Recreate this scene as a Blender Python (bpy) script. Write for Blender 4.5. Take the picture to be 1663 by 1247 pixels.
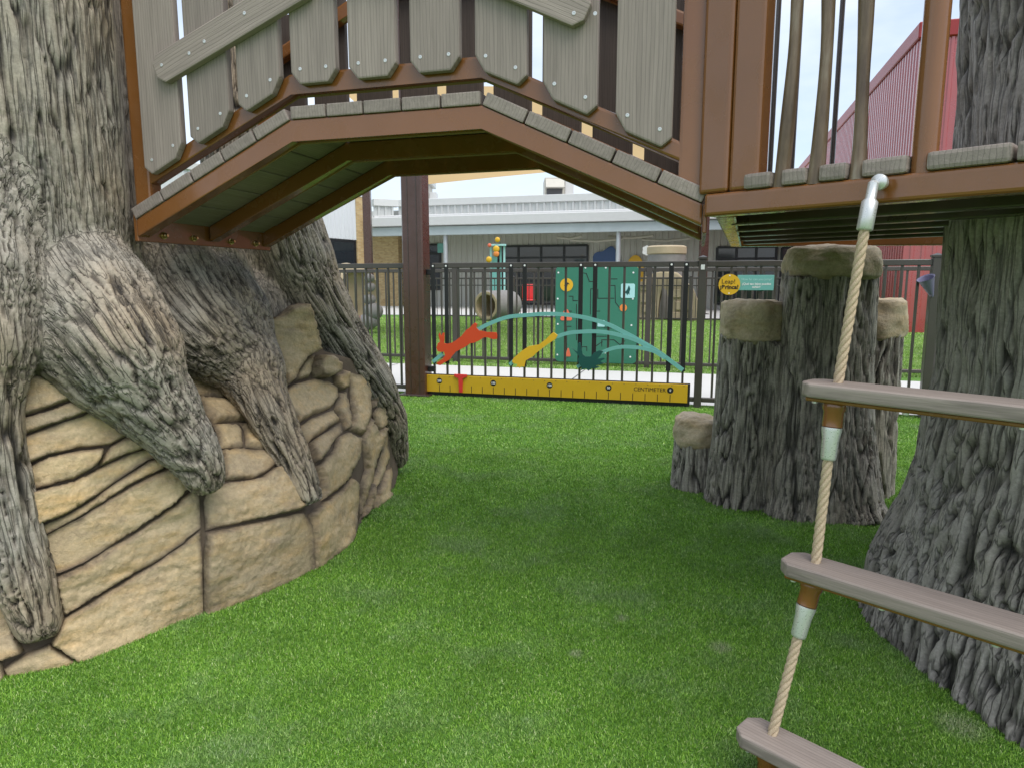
import bpy, bmesh, math, random
import numpy as np
from mathutils import Vector, Matrix, geometry

for o in list(bpy.data.objects): bpy.data.objects.remove(o)
scene = bpy.context.scene
C = scene.collection
random.seed(5); RNG = np.random.default_rng(5)
R = math.radians

# ------------------------------------------------------------------ camera
F = 1109.0; PITCH = R(8.5); EYE = 1.04           # photo is 1663 px wide, 24 mm equivalent
cd = bpy.data.cameras.new('camera'); cam = bpy.data.objects.new('camera', cd); C.objects.link(cam)
cd.sensor_width = 36; cd.lens = F/1663*36; cd.clip_start = 0.02; cd.clip_end = 600
cam.location = (0, 0, EYE); cam.rotation_euler = (math.pi/2-PITCH, 0, 0)
scene.camera = cam
# ------------------------------------------------------------------ sky and sun
SUN_EL, SUN_AZ = R(60), R(142)                    # azimuth clockwise from +Y
w = bpy.data.worlds.new('World'); scene.world = w; w.use_nodes = True
nt = w.node_tree; nt.nodes.clear()
def wn(t, **k):
    n = nt.nodes.new(t)
    for a, b in k.items(): setattr(n, a, b)
    return n
wo = wn('ShaderNodeOutputWorld'); bg = wn('ShaderNodeBackground'); bg.inputs[1].default_value = 0.132
sky = wn('ShaderNodeTexSky', sky_type='NISHITA'); sky.sun_disc = False
sky.sun_elevation = SUN_EL; sky.sun_rotation = SUN_AZ; sky.dust_density = 2.0; sky.air_density = 1.0
tc = wn('ShaderNodeTexCoord'); mp = wn('ShaderNodeMapping'); mp.inputs['Scale'].default_value = (1.6, 1.6, 4.5)
mp.inputs['Location'].default_value = (0.35, 0.1, 0.2)
nz = wn('ShaderNodeTexNoise'); nz.inputs['Scale'].default_value = 1.5; nz.inputs['Detail'].default_value = 7; nz.inputs['Roughness'].default_value = 0.55
cr = wn('ShaderNodeValToRGB'); cr.color_ramp.elements[0].position = 0.32; cr.color_ramp.elements[0].color = (.30,.30,.30,1)
cr.color_ramp.elements[1].position = 0.62; cr.color_ramp.elements[1].color = (.97,.97,.97,1)
mx = wn('ShaderNodeMix', data_type='RGBA'); mx.inputs['B'].default_value = (4.4, 4.8, 5.35, 1)
L_ = nt.links.new
L_(tc.outputs['Generated'], mp.inputs['Vector']); L_(mp.outputs[0], nz.inputs['Vector']); L_(nz.outputs[0], cr.inputs[0])
L_(cr.outputs[0], mx.inputs['Factor']); L_(sky.outputs[0], mx.inputs['A']); L_(mx.outputs['Result'], bg.inputs[0]); L_(bg.outputs[0], wo.inputs[0])
sl = bpy.data.lights.new('sun', 'SUN'); sl.energy = 1.6; sl.angle = R(50); sl.color = (1, .965, .91)
so = bpy.data.objects.new('sun', sl); C.objects.link(so)
sd = Vector((math.sin(SUN_AZ)*math.cos(SUN_EL), math.cos(SUN_AZ)*math.cos(SUN_EL), math.sin(SUN_EL)))
so.rotation_euler = sd.to_track_quat('Z', 'Y').to_euler(); so.location = sd*40
vs = scene.view_settings; vs.view_transform = 'Standard'; vs.look = 'None'; vs.exposure = 0.82; vs.gamma = 1; vs.use_curve_mapping = False
scene.render.engine = 'CYCLES'; scene.render.resolution_x = 1024; scene.render.resolution_y = 767

# ------------------------------------------------------------------ photo rays -> places
CP, SP = math.cos(PITCH), math.sin(PITCH)
def ray(px, py):
    u = (px-831.5)/F; v = (py-623.5)/F
    return Vector((u, CP-v*SP, -SP-v*CP))
def gr(px, py, z=0.):
    d = ray(px, py); t = (z-EYE)/d.z; return Vector((d.x*t, d.y*t, z))
def atY(px, py, Y):
    d = ray(px, py); t = Y/d.y; return Vector((d.x*t, Y, EYE+d.z*t))
class Plane:                                       # upright plane: point, direction along it
    def __init__(s, o, u):
        s.o = Vector((o[0], o[1], 0)); s.U = Vector((u[0], u[1], 0)).normalized(); s.N = Vector((s.U.y, -s.U.x, 0))  # N towards camera side
        s.Z = Vector((0, 0, 1))
    def sz(s, px, py, off=0.):                     # pixel -> (along, height) on plane moved off metres to the viewer
        d = ray(px, py); n = s.N; c = (s.o+n*off).dot(n); t = c/d.dot(n)
        p = d*t; return ((p-s.o).dot(s.U), EYE+p.z)
    def at(s, a, z, off=0.): return s.o+s.U*a+s.N*off+Vector((0, 0, z))

# ------------------------------------------------------------------ materials
MATS = {}
class NB:
    def __init__(s, name):
        m = bpy.data.materials.new(name); m.use_nodes = True; s.m = m; s.t = m.node_tree
        s.b = s.t.nodes['Principled BSDF']; s.out = s.t.nodes['Material Output']; MATS[name] = m
    def n(s, t, **k):
        x = s.t.nodes.new(t)
        for a, b in k.items():
            if a in x.inputs.keys(): x.inputs[a].default_value = b
            else: setattr(x, a, b)
        return x
    def l(s, a, b): s.t.links.new(a, b)
    def noise(s, vec, scale, detail=4, rough=.55):
        x = s.n('ShaderNodeTexNoise'); x.inputs['Scale'].default_value = scale; x.inputs['Detail'].default_value = detail; x.inputs['Roughness'].default_value = rough
        if vec is not None: s.l(vec, x.inputs['Vector'])
        return x.outputs[0]
    def ramp(s, fac, stops):
        x = s.n('ShaderNodeValToRGB'); e = x.color_ramp.elements
        while len(e) < len(stops): e.new(.5)
        for i, (p, c) in enumerate(stops): e[i].position = p; e[i].color = (*c, 1) if len(c) == 3 else c
        s.l(fac, x.inputs[0]); return x.outputs[0]
    def mix(s, f, a, b, mode='MIX'):
        x = s.n('ShaderNodeMix', data_type='RGBA', blend_type=mode)
        for v, k in ((f, 'Factor'), (a, 'A'), (b, 'B')):
            if isinstance(v, (int, float)): x.inputs[k].default_value = v
            elif isinstance(v, tuple): x.inputs[k].default_value = (*v, 1)
            else: s.l(v, x.inputs[k])
        return x.outputs['Result']
    def bump(s, h, strength=.4, dist=.01, prev=None):
        x = s.n('ShaderNodeBump'); x.inputs['Strength'].default_value = strength; x.inputs['Distance'].default_value = dist
        s.l(h, x.inputs['Height'])
        if prev is not None: s.l(prev, x.inputs['Normal'])
        s.l(x.outputs[0], s.b.inputs['Normal']); return x.outputs[0]
    def pos(s): return s.n('ShaderNodeNewGeometry').outputs['Position']
    def attr(s, name, out='Fac'): return s.n('ShaderNodeAttribute', attribute_name=name).outputs[out]
    def scaled(s, vec, sc):
        x = s.n('ShaderNodeMapping'); x.inputs['Scale'].default_value = sc; s.l(vec, x.inputs['Vector']); return x.outputs[0]
    def rand(s): return s.n('ShaderNodeObjectInfo').outputs['Random']

def plain(name, col, rough=.5, metal=0., spec=.5, var=.12, vscale=6, bump=0., coat=0.):
    b = NB(name); p = b.pos()
    n = b.noise(p, vscale, 5)
    c = b.mix(n, tuple(x*(1-var) for x in col), tuple(min(1, x*(1+var)) for x in col)); b.l(c, b.b.inputs['Base Color'])
    n2 = b.noise(p, vscale*9, 3); r = b.ramp(n2, [(.3, (max(0, rough-.08),)*3), (.7, (min(1, rough+.1),)*3)]); b.l(r, b.b.inputs['Roughness'])
    b.b.inputs['Metallic'].default_value = metal; b.b.inputs['Specular IOR Level'].default_value = spec
    b.b.inputs['Coat Weight'].default_value = coat; b.b.inputs['Coat Roughness'].default_value = .12
    if bump: b.bump(b.noise(p, vscale*25, 3), bump, .003)
    return b.m
# powder coated steel
def steel(name, col, rough=.3):
    b = NB(name); p = b.pos()
    n = b.noise(p, 3.5, 6); c = b.mix(n, tuple(x*.8 for x in col), tuple(x*1.2 for x in col))
    d = b.ramp(b.noise(p, 60, 4, .7), [(.64, (0, 0, 0)), (.8, (.16, .16, .16))]); c = b.mix(d, c, (.33, .27, .21))
    b.l(c, b.b.inputs['Base Color'])
    b.l(b.ramp(b.noise(p, 11, 5), [(.35, (rough-.08,)*3), (.7, (rough+.16,)*3)]), b.b.inputs['Roughness'])
    b.b.inputs['Specular IOR Level'].default_value = .55; b.b.inputs['Coat Weight'].default_value = .35; b.b.inputs['Coat Roughness'].default_value = .1
    b.bump(b.noise(p, 260, 2), .08, .002)
    return b.m
steel('brown_steel', (.21, .080, .020), .2); steel('dark_brown_steel', (.042, .026, .018), .35); steel('red_brown_steel', (.068, .026, .017), .3)
steel('bronze_fence', (.05, .042, .034), .4)
plain('black_plastic', (.012, .011, .012), .42, var=.2)
plain('zinc', (.66, .66, .65), .32, metal=.55, var=.1, vscale=30)
plain('brass_bolt', (.5, .38, .18), .28, metal=1.)
plain('white_cap', (.7, .7, .68), .4)
plain('yellow_board', (.56, .34, .012), .42, var=.08, bump=.15)
plain('yellow_paint', (.72, .42, .02), .42, var=.08)
plain('orange_red', (.62, .06, .012), .4, var=.08)
plain('slider_red', (.62, .035, .03), .35)
plain('teal', (.16, .42, .38), .42, var=.08); plain('pale_teal', (.40, .70, .68), .45); plain('lettering_teal', (.45, .72, .68), .5)
plain('deep_teal', (.008, .075, .065), .4); plain('maze_green', (.035, .185, .115), .45, var=.1, vscale=2)
plain('ink', (.01, .01, .01), .5); plain('white_print', (.8, .8, .78), .5); plain('orange', (.75, .25, .05), .45); plain('coral', (.7, .15, .07), .45)
plain('concrete', (.58, .57, .545), .85, var=.07, vscale=1.2, bump=.2)
plain('grey_metal_wall', (.50, .51, .50), .45, var=.05, vscale=.8); plain('white_metal_wall', (.62, .64, .66), .42, var=.05, vscale=.8)
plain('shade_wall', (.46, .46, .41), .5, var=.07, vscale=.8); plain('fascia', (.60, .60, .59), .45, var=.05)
plain('pale_blue_beam', (.42, .48, .49), .5, var=.15, vscale=3); plain('galvanised', (.5, .53, .54), .4, metal=.4)
plain('red_metal_wall', (.36, .035, .035), .3, var=.08, vscale=.6, spec=.9, coat=1.); plain('red_trim', (.30, .02, .02), .35)
plain('window_frame', (.012, .012, .014), .4); plain('tan_fabric', (.62, .45, .27), .8, var=.06)
plain('hvac_beige', (.52, .49, .42), .55, var=.1); plain('dark_louver', (.08, .08, .085), .5)
plain('blue_panel', (.05, .10, .23), .5); plain('red_plastic', (.6, .03, .03), .35); plain('dark_grey', (.05, .05, .055), .5)
plain('purple_plastic', (.16, .15, .24), .35); plain('pipe_beige', (.42, .41, .34), .5); plain('white_foam', (.62, .63, .58), .6)
plain('sandstone_far', (.44, .36, .24), .85, var=.25, vscale=2.5, bump=.6); plain('grey_stone', (.24, .23, .22), .8, var=.25, vscale=5, bump=.5)
plain('reddish_stone', (.28, .15, .11), .8, var=.25, vscale=5, bump=.5); plain('log_inner', (.36, .29, .18), .8, var=.25, vscale=9)
b = NB('window_glass'); b.b.inputs['Base Color'].default_value = (.02, .025, .03, 1); b.b.inputs['Roughness'].default_value = .06; b.b.inputs['Specular IOR Level'].default_value = .8
b = NB('brick'); p = b.pos(); br_ = b.n('ShaderNodeTexBrick'); br_.inputs['Scale'].default_value = 4.2; br_.inputs['Color1'].default_value = (.52, .38, .18, 1); br_.inputs['Color2'].default_value = (.36, .23, .09, 1); br_.inputs['Mortar'].default_value = (.4, .34, .24, 1)
sx_ = b.n('ShaderNodeSeparateXYZ'); cx2 = b.n('ShaderNodeCombineXYZ'); b.l(p, sx_.inputs[0]); b.l(sx_.outputs['X'], cx2.inputs['X']); b.l(sx_.outputs['Z'], cx2.inputs['Y']); b.l(cx2.outputs[0], br_.inputs['Vector']); b.l(br_.outputs[0], b.b.inputs['Base Color']); b.b.inputs['Roughness'].default_value = .85
# recycled plastic board: grain runs along attribute loc.x
def board_mat(name, col, dark, gscale=1.):
    b = NB(name); v = b.attr('loc', 'Vector')
    ofs = b.n('ShaderNodeVectorMath', operation='ADD'); b.l(v, ofs.inputs[0])
    rv = b.n('ShaderNodeCombineXYZ'); r = b.n('ShaderNodeMath', operation='MULTIPLY'); r.inputs[1].default_value = 37.; b.l(b.rand(), r.inputs[0])
    for k in 'XYZ': b.l(r.outputs[0], rv.inputs[k])
    b.l(rv.outputs[0], ofs.inputs[1]); vv = ofs.outputs[0]
    g = b.noise(b.scaled(vv, (4, 70, 70)), gscale, 6, .6); g2 = b.noise(b.scaled(vv, (16, 300, 300)), gscale, 3)
    wv = b.n('ShaderNodeTexWave', wave_type='BANDS', bands_direction='Y'); wv.inputs['Scale'].default_value = 34; wv.inputs['Distortion'].default_value = 7; wv.inputs['Detail'].default_value = 3; wv.inputs['Detail Scale'].default_value = .6
    b.l(b.scaled(vv, (.16, 1, 1)), wv.inputs['Vector'])
    line = b.ramp(wv.outputs['Fac'], [(0, (1, 1, 1)), (.16, (0, 0, 0))])
    c = b.mix(b.ramp(g, [(.3, (0, 0, 0)), (.7, (1, 1, 1))]), dark, col)
    lum = b.mix(b.rand(), (.88, .88, .88), (1.08, 1.08, 1.08)); c = b.mix(1., c, lum, 'MULTIPLY')
    ln = b.n('ShaderNodeMath', operation='MULTIPLY'); ln.inputs[1].default_value = .38; b.l(line, ln.inputs[0])
    c = b.mix(ln.outputs[0], c, tuple(x*.45 for x in dark)); b.l(c, b.b.inputs['Base Color'])
    b.b.inputs['Roughness'].default_value = .62; b.b.inputs['Specular IOR Level'].default_value = .4
    h = b.mix(.5, g, g2); h = b.mix(ln.outputs[0], h, (0, 0, 0)); b.bump(h, .55, .0025)
board_mat('grey_board', (.335, .278, .242), (.242, .20, .174)); board_mat('shaded_brown_board', (.09, .066, .05), (.06, .044, .034))  # second board: shade on the rear pickets' backs is put into its dark brown
board_mat('dark_deck', (.12, .118, .09), (.085, .083, .062))
# bark: attribute bark is 0 in the furrows and 1 on the ridges of the carved, stained concrete
def bark_mat(name, hi, lo, warm):
    b = NB(name); p = b.pos(); a = b.attr('bark'); v = b.attr('loc', 'Vector')
    fine = b.noise(p, 110, 5, .7); big = b.noise(p, 2.2, 4); md = b.noise(p, 14, 5)
    fn = b.noise(b.scaled(v, (62, 62, 4.5)), 1, 2, .5); sub = b.n('ShaderNodeMath', operation='SUBTRACT'); sub.inputs[1].default_value = .5; b.l(fn, sub.inputs[0])
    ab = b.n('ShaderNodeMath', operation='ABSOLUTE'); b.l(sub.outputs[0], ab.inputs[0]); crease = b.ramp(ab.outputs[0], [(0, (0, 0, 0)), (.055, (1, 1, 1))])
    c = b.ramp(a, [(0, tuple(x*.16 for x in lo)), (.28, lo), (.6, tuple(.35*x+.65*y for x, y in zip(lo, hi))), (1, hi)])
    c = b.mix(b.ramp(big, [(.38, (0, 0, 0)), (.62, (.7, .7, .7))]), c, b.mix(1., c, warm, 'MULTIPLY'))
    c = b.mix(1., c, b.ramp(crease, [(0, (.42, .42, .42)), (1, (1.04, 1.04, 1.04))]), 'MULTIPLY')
    c = b.mix(1., c, b.ramp(fine, [(.3, (.72, .72, .72)), (.7, (1.2, 1.2, 1.2))]), 'MULTIPLY')
    c = b.mix(1., c, b.ramp(md, [(.3, (.78, .78, .78)), (.7, (1.16, 1.16, 1.16))]), 'MULTIPLY')
    chip = b.ramp(b.noise(p, 38, 6, .75), [(.76, (0, 0, 0)), (.8, (.4, .4, .4))]); c = b.mix(chip, c, tuple(min(1, x*1.7) for x in hi))
    b.l(c, b.b.inputs['Base Color'])
    b.l(b.ramp(md, [(.3, (.5,)*3), (.7, (.72,)*3)]), b.b.inputs['Roughness']); b.b.inputs['Specular IOR Level'].default_value = .4
    n0 = b.bump(crease, .7, .004); n1 = b.bump(b.noise(b.scaled(v, (150, 150, 22)), 1, 5, .65), .5, .004, n0); b.bump(b.noise(p, 260, 3, .6), .35, .002, n1)
bark_mat('bark_left', (.36, .33, .275), (.12, .106, .085), (1.02, .84, .64)); bark_mat('bark_right', (.38, .35, .315), (.15, .135, .118), (.86, .83, .80)); bark_mat('bark_stump', (.38, .35, .30), (.125, .112, .095), (.9, .86, .78))
def stone_mat(name, c1, c2, c3, stain):
    b = NB(name); p = b.pos(); rnd = b.rand()
    n1 = b.noise(p, 3.2, 5); n2 = b.noise(b.scaled(p, (9, 9, 22)), 1, 6, .65); n3 = b.noise(p, 70, 6, .7)
    c = b.mix(b.ramp(n1, [(.35, (0, 0, 0)), (.65, (1, 1, 1))]), c1, c2)
    c = b.mix(b.ramp(n2, [(.45, (0, 0, 0)), (.72, (.8, .8, .8))]), c, c3)
    c = b.mix(1., c, b.mix(rnd, (.86, .86, .88), (1.12, 1.1, 1.05)), 'MULTIPLY')
    rim = b.attr('rim'); rr = b.n('ShaderNodeMath', operation='ADD'); b.l(rim, rr.inputs[0])
    q = b.n('ShaderNodeMath', operation='MULTIPLY_ADD'); q.inputs[1].default_value = .7; q.inputs[2].default_value = -.35; b.l(b.noise(p, 18, 5), q.inputs[0]); b.l(q.outputs[0], rr.inputs[1])
    c = b.mix(b.ramp(rr.outputs[0], [(.0, (.9, .9, .9)), (.16, (.55, .55, .55)), (.6, (0, 0, 0))]), c, stain)
    grime = b.ramp(b.noise(b.scaled(p, (7, 7, 11)), 1, 7, .7), [(.52, (0, 0, 0)), (.70, (.5, .5, .5))]); c = b.mix(grime, c, tuple(x*2.1 for x in stain))
    pale = b.ramp(b.noise(b.scaled(p, (5, 5, 9)), 1.3, 6, .65), [(.56, (0, 0, 0)), (.72, (.45, .45, .45))]); c = b.mix(pale, c, tuple(min(1, x*1.25) for x in c1))
    vo = b.n('ShaderNodeTexVoronoi', feature='DISTANCE_TO_EDGE'); vo.inputs['Scale'].default_value = 5.5
    wp = b.n('ShaderNodeVectorMath', operation='ADD'); sc = b.n('ShaderNodeVectorMath', operation='SCALE'); sc.inputs['Scale'].default_value = .25
    nzc = b.n('ShaderNodeTexNoise'); nzc.inputs['Scale'].default_value = 5; nzc.inputs['Detail'].default_value = 4; b.l(p, nzc.inputs['Vector']); b.l(nzc.outputs['Color'], sc.inputs[0]); b.l(p, wp.inputs[0]); b.l(sc.outputs[0], wp.inputs[1]); b.l(wp.outputs[0], vo.inputs['Vector'])
    crk = b.ramp(vo.outputs['Distance'], [(0, (1, 1, 1)), (.014, (0, 0, 0))])
    msk = b.ramp(b.noise(p, 3.1, 2), [(.70, (0, 0, 0)), (.78, (1, 1, 1))]); crk = b.mix(1., crk, msk, 'MULTIPLY')
    cm = b.mix(.5, (0, 0, 0), crk); c = b.mix(cm, c, tuple(x*.8 for x in stain))
    c = b.mix(1., c, b.ramp(n3, [(.28, (.78, .78, .78)), (.72, (1.16, 1.16, 1.16))]), 'MULTIPLY')
    b.l(c, b.b.inputs['Base Color']); b.b.inputs['Roughness'].default_value = .68; b.b.inputs['Specular IOR Level'].default_value = .35
    k1 = b.bump(b.noise(p, 30, 9, .72), .8, .012); k2 = b.bump(n3, .45, .004, k1)
    inv = b.n('ShaderNodeInvert'); b.l(crk, inv.inputs['Color']); b.bump(inv.outputs[0], .6, .008, k2)
stone_mat('sandstone', (.59, .46, .28), (.46, .375, .245), (.58, .395, .18), (.10, .076, .055))
stone_mat('cut_wood_stone', (.58, .48, .33), (.46, .38, .27), (.48, .35, .19), (.12, .095, .07))
plain('crack_stain', (.12, .09, .062), .85, var=.3, vscale=20, bump=.5)
b = NB('turf'); p = b.pos(); n = b.noise(p, 260, 3); c = b.mix(n, (.045, .13, .013), (.14, .31, .035)); c = b.mix(b.ramp(b.noise(p, 1.4, 4), [(.4, (0, 0, 0)), (.7, (.5, .5, .5))]), c, (.16, .34, .05)); b.l(c, b.b.inputs['Base Color']); b.b.inputs['Roughness'].default_value = .8; b.bump(n, .8, .01)
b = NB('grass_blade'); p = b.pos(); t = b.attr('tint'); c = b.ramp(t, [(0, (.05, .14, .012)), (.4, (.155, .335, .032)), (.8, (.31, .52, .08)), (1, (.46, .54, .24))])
worn = b.ramp(b.noise(p, 2.6, 6, .68), [(.50, (0, 0, 0)), (.70, (.6, .6, .6))]); c = b.mix(worn, c, (.27, .34, .20))
c = b.mix(1., c, b.ramp(b.noise(p, 5, 4), [(.3, (.8, .82, .8)), (.7, (1.15, 1.15, 1.1))]), 'MULTIPLY')
for (sx, sy), rad_ in (((gr(1170, 1052).x, gr(1170, 1052).y), .045), ((gr(1010, 1005).x, gr(1010, 1005).y), .03), ((gr(935, 1062).x, gr(935, 1062).y), .03), ((gr(1560, 1180).x, gr(1560, 1180).y), .07)):
    dv = b.n('ShaderNodeVectorMath', operation='DISTANCE'); b.l(p, dv.inputs[0]); dv.inputs[1].default_value = (sx, sy, 0)
    q = b.n('ShaderNodeMath', operation='DIVIDE'); q.inputs[1].default_value = rad_; b.l(dv.outputs['Value'], q.inputs[0]); c = b.mix(b.ramp(q.outputs[0], [(.3, (.55, .55, .55)), (1., (0, 0, 0))]), c, (.42, .40, .30))
b.l(c, b.b.inputs['Base Color']); b.b.inputs['Roughness'].default_value = .42; b.b.inputs['Specular IOR Level'].default_value = .45
b.b.inputs['Transmission Weight'].default_value = 0
b = NB('rope'); v = b.attr('loc', 'Vector'); n = b.noise(b.scaled(v, (60, 60, 60)), 6, 4, .7); b.l(b.ramp(n, [(.3, (.36, .27, .17)), (.7, (.60, .48, .33))]), b.b.inputs['Base Color']); b.b.inputs['Roughness'].default_value = .85; b.bump(n, .5, .002)
b = NB('branch_steel'); p = b.pos(); n = b.noise(b.scaled(p, (40, 40, 6)), 1, 5, .65); c = b.ramp(n, [(.3, (.07, .042, .025)), (.55, (.17, .115, .07)), (.75, (.27, .22, .16))]); b.l(c, b.b.inputs['Base Color']); b.b.inputs['Roughness'].default_value = .38
b = NB('sail_fabric'); tr_ = b.n('ShaderNodeBsdfTranslucent'); tr_.inputs[0].default_value = (.72, .50, .27, 1); b.b.inputs['Base Color'].default_value = (.62, .45, .27, 1); b.b.inputs['Roughness'].default_value = .8
ms_ = b.n('ShaderNodeMixShader'); ms_.inputs[0].default_value = .6; b.l(b.b.outputs[0], ms_.inputs[1]); b.l(tr_.outputs[0], ms_.inputs[2]); b.l(ms_.outputs[0], b.out.inputs[0])
plain('wood_tan', (.34, .22, .10), .7, var=.35, vscale=14, bump=.6)

# ------------------------------------------------------------------ object helpers
def link(o, parent=None):
    C.objects.link(o)
    if parent is not None:
        o.parent = parent
        o.matrix_parent_inverse = Matrix.Translation(-parent.location)   # every location here is a world location
    return o
def tag(o, label=None, cat=None, group=None, kind=None):
    if label: o['label'] = label
    if cat: o['category'] = cat
    if group: o['group'] = group
    if kind: o['kind'] = kind
    return o
def thing(name, loc, label, cat, group=None):
    o = bpy.data.objects.new(name, None); o.location = loc; o.empty_display_size = .1; C.objects.link(o)
    return tag(o, label, cat, group)
def shade(me, ang=35):
    me.shade_smooth() if hasattr(me, 'shade_smooth') else None
    try: me.set_sharp_from_angle(angle=R(ang))
    except Exception: pass
def mesh_of(bm, name, mat, smooth=None):
    bmesh.ops.recalc_face_normals(bm, faces=bm.faces[:])
    me = bpy.data.meshes.new(name); bm.to_mesh(me); bm.free(); me.materials.append(MATS[mat])
    if smooth: shade(me, smooth)
    return me
def obj(name, me, parent=None, loc=None):
    o = bpy.data.objects.new(name, me)
    if loc is not None: o.location = loc
    return link(o, parent)
def pyobj(name, v, f, mat, parent=None, smooth=None):
    me = bpy.data.meshes.new(name); me.from_pydata([tuple(x) for x in v], [], f); me.materials.append(MATS[mat])
    if smooth: shade(me, smooth)
    me.update(); return obj(name, me, parent)
def prism_bm(poly, o, U, V, N, th, bev=0., seg=1, grain='y'):
    """polygon in the plane (o,U,V), extruded by th along N, edges bevelled; loc attribute along the grain"""
    bm = bmesh.new(); n = len(poly)
    a = [bm.verts.new(o+U*x+V*y) for x, y in poly]; c = [bm.verts.new(o+U*x+V*y+N*th) for x, y in poly]
    bm.faces.new(a); bm.faces.new(c[::-1])
    for i in range(n): bm.faces.new((a[i], c[i], c[(i+1) % n], a[(i+1) % n]))
    if bev: bmesh.ops.bevel(bm, geom=bm.edges[:], offset=bev, segments=seg, affect='EDGES', profile=.6, clamp_overlap=True)
    ly = bm.verts.layers.float_vector.new('loc')
    for v in bm.verts:
        d = v.co-o; x, y, z = d.dot(U), d.dot(V), d.dot(N); v[ly] = (y, x, z) if grain == 'y' else ((z, x, y) if grain == 'z' else (x, y, z))
    return bm
def prism(name, poly, o, U, V, N, th, mat, parent=None, bev=0., seg=1, grain='y', smooth=None):
    return obj(name, mesh_of(prism_bm(poly, o, U, V, N, th, bev, seg, grain), name, mat, smooth), parent)
def rect(x0, x1, y0, y1): return [(x0, y0), (x1, y0), (x1, y1), (x0, y1)]
X, Yv, Z = Vector((1, 0, 0)), Vector((0, 1, 0)), Vector((0, 0, 1))
def boxo(name, lo, hi, mat, parent=None, bev=0., ax=(X, Yv, Z), org=Vector((0, 0, 0)), grain='x'):
    U, V, N = ax
    return prism(name, rect(lo[0], hi[0], lo[1], hi[1]), org+N*lo[2], U, V, N, hi[2]-lo[2], mat, parent, bev, 1, grain)
def beam(name, a, b, w, h, mat, parent=None, bev=.004, up=Z, grain='x', ext=0.):
    """box of width w (sideways) and height h centred on the line a-b"""
    a, b = Vector(a), Vector(b); U = (b-a).normalized(); a = a-U*ext; b = b+U*ext
    S = up.cross(U).normalized(); N = U.cross(S).normalized()
    return prism(name, rect(0, (b-a).length, -w/2, w/2), a-N*(h/2), U, S, N, h, mat, parent, bev, 2 if bev else 1, grain)
def tube_data(pts, rad, seg=12, cap=True):
    pts = [Vector(p) for p in pts]; n = len(pts)
    if isinstance(rad, (int, float)): rad = [rad]*n
    T = []
    for i in range(n): T.append((pts[min(i+1, n-1)]-pts[max(i-1, 0)]).normalized())
    u = T[0].orthogonal().normalized() if abs(T[0].z) < .9 else Vector((1, 0, 0)); v = []; f = []
    for i in range(n):
        u = (u-T[i]*u.dot(T[i])).normalized(); s = T[i].cross(u)
        for k in range(seg):
            a = 2*math.pi*k/seg; v.append(pts[i]+(u*math.cos(a)+s*math.sin(a))*rad[i])
    for i in range(n-1):
        for k in range(seg):
            k2 = (k+1) % seg; f.append((i*seg+k, i*seg+k2, (i+1)*seg+k2, (i+1)*seg+k))
    if cap: f.append(tuple(range(seg))[::-1]); f.append(tuple((n-1)*seg+k for k in range(seg)))
    return v, f
def tube(name, pts, rad, mat, parent=None, seg=12, smooth=40):
    v, f = tube_data(pts, rad, seg); return pyobj(name, v, f, mat, parent, smooth)
def lathe(name, prof, org, mat, parent=None, seg=24, axis=Z, smooth=40, caps=True):
    ax = axis.normalized(); u = ax.orthogonal().normalized(); s = ax.cross(u); v = []; f = []
    for r, h in prof:
        for k in range(seg): a = 2*math.pi*k/seg; v.append(Vector(org)+ax*h+(u*math.cos(a)+s*math.sin(a))*max(r, 1e-4))
    for i in range(len(prof)-1):
        for k in range(seg): k2 = (k+1) % seg; f.append((i*seg+k, i*seg+k2, (i+1)*seg+k2, (i+1)*seg+k))
    if caps: f.append(tuple(range(seg))[::-1]); f.append(tuple((len(prof)-1)*seg+k for k in range(seg)))
    return pyobj(name, v, f, mat, parent, smooth)
def text(name, s, size, o, U, V, N, mat, parent=None, align='CENTER', bold=0.):
    cu = bpy.data.curves.new(name, 'FONT'); cu.body = s; cu.size = size; cu.align_x = align; cu.align_y = 'CENTER'; cu.offset = bold
    t = bpy.data.objects.new(name, cu); C.objects.link(t); dg = bpy.context.evaluated_depsgraph_get()
    me = bpy.data.meshes.new_from_object(t.evaluated_get(dg)); bpy.data.objects.remove(t)
    for vx in me.vertices: vx.co = o+U*vx.co.x+V*vx.co.y+N*(.0012+vx.co.z)
    me.materials.clear(); me.materials.append(MATS[mat]); return obj(name, me, parent)
def disc(r, n=20, cx=0., cy=0.): return [(cx+r*math.cos(2*math.pi*k/n), cy+r*math.sin(2*math.pi*k/n)) for k in range(n)]

# ------------------------------------------------------------------ numpy noise
def _h(i, j, k, s):
    n = (i.astype(np.int64)*374761393+j.astype(np.int64)*668265263+k.astype(np.int64)*2147483647+s*1274126177) & 0x7fffffff
    n = ((n ^ (n >> 13))*1274126177) & 0x7fffffff; n = ((n ^ (n >> 15))*2246822519) & 0x7fffffff
    return ((n ^ (n >> 16)) & 0xffff)/65535.
def vnoise(P, s=0):
    I = np.floor(P).astype(np.int64); f = P-I; f = f*f*(3-2*f); r = 0
    for a in (0, 1):
        for b_ in (0, 1):
            for c_ in (0, 1):
                wgt = (f[:, 0] if a else 1-f[:, 0])*(f[:, 1] if b_ else 1-f[:, 1])*(f[:, 2] if c_ else 1-f[:, 2])
                r = r+wgt*_h(I[:, 0]+a, I[:, 1]+b_, I[:, 2]+c_, s)
    return r
def fbm(P, o=4, s=0):
    r = 0; a = .5; t = 0
    for i in range(o): r = r+a*vnoise(P*(2**i)+i*17.3, s+i); t += a; a *= .5
    return r/t
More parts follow.
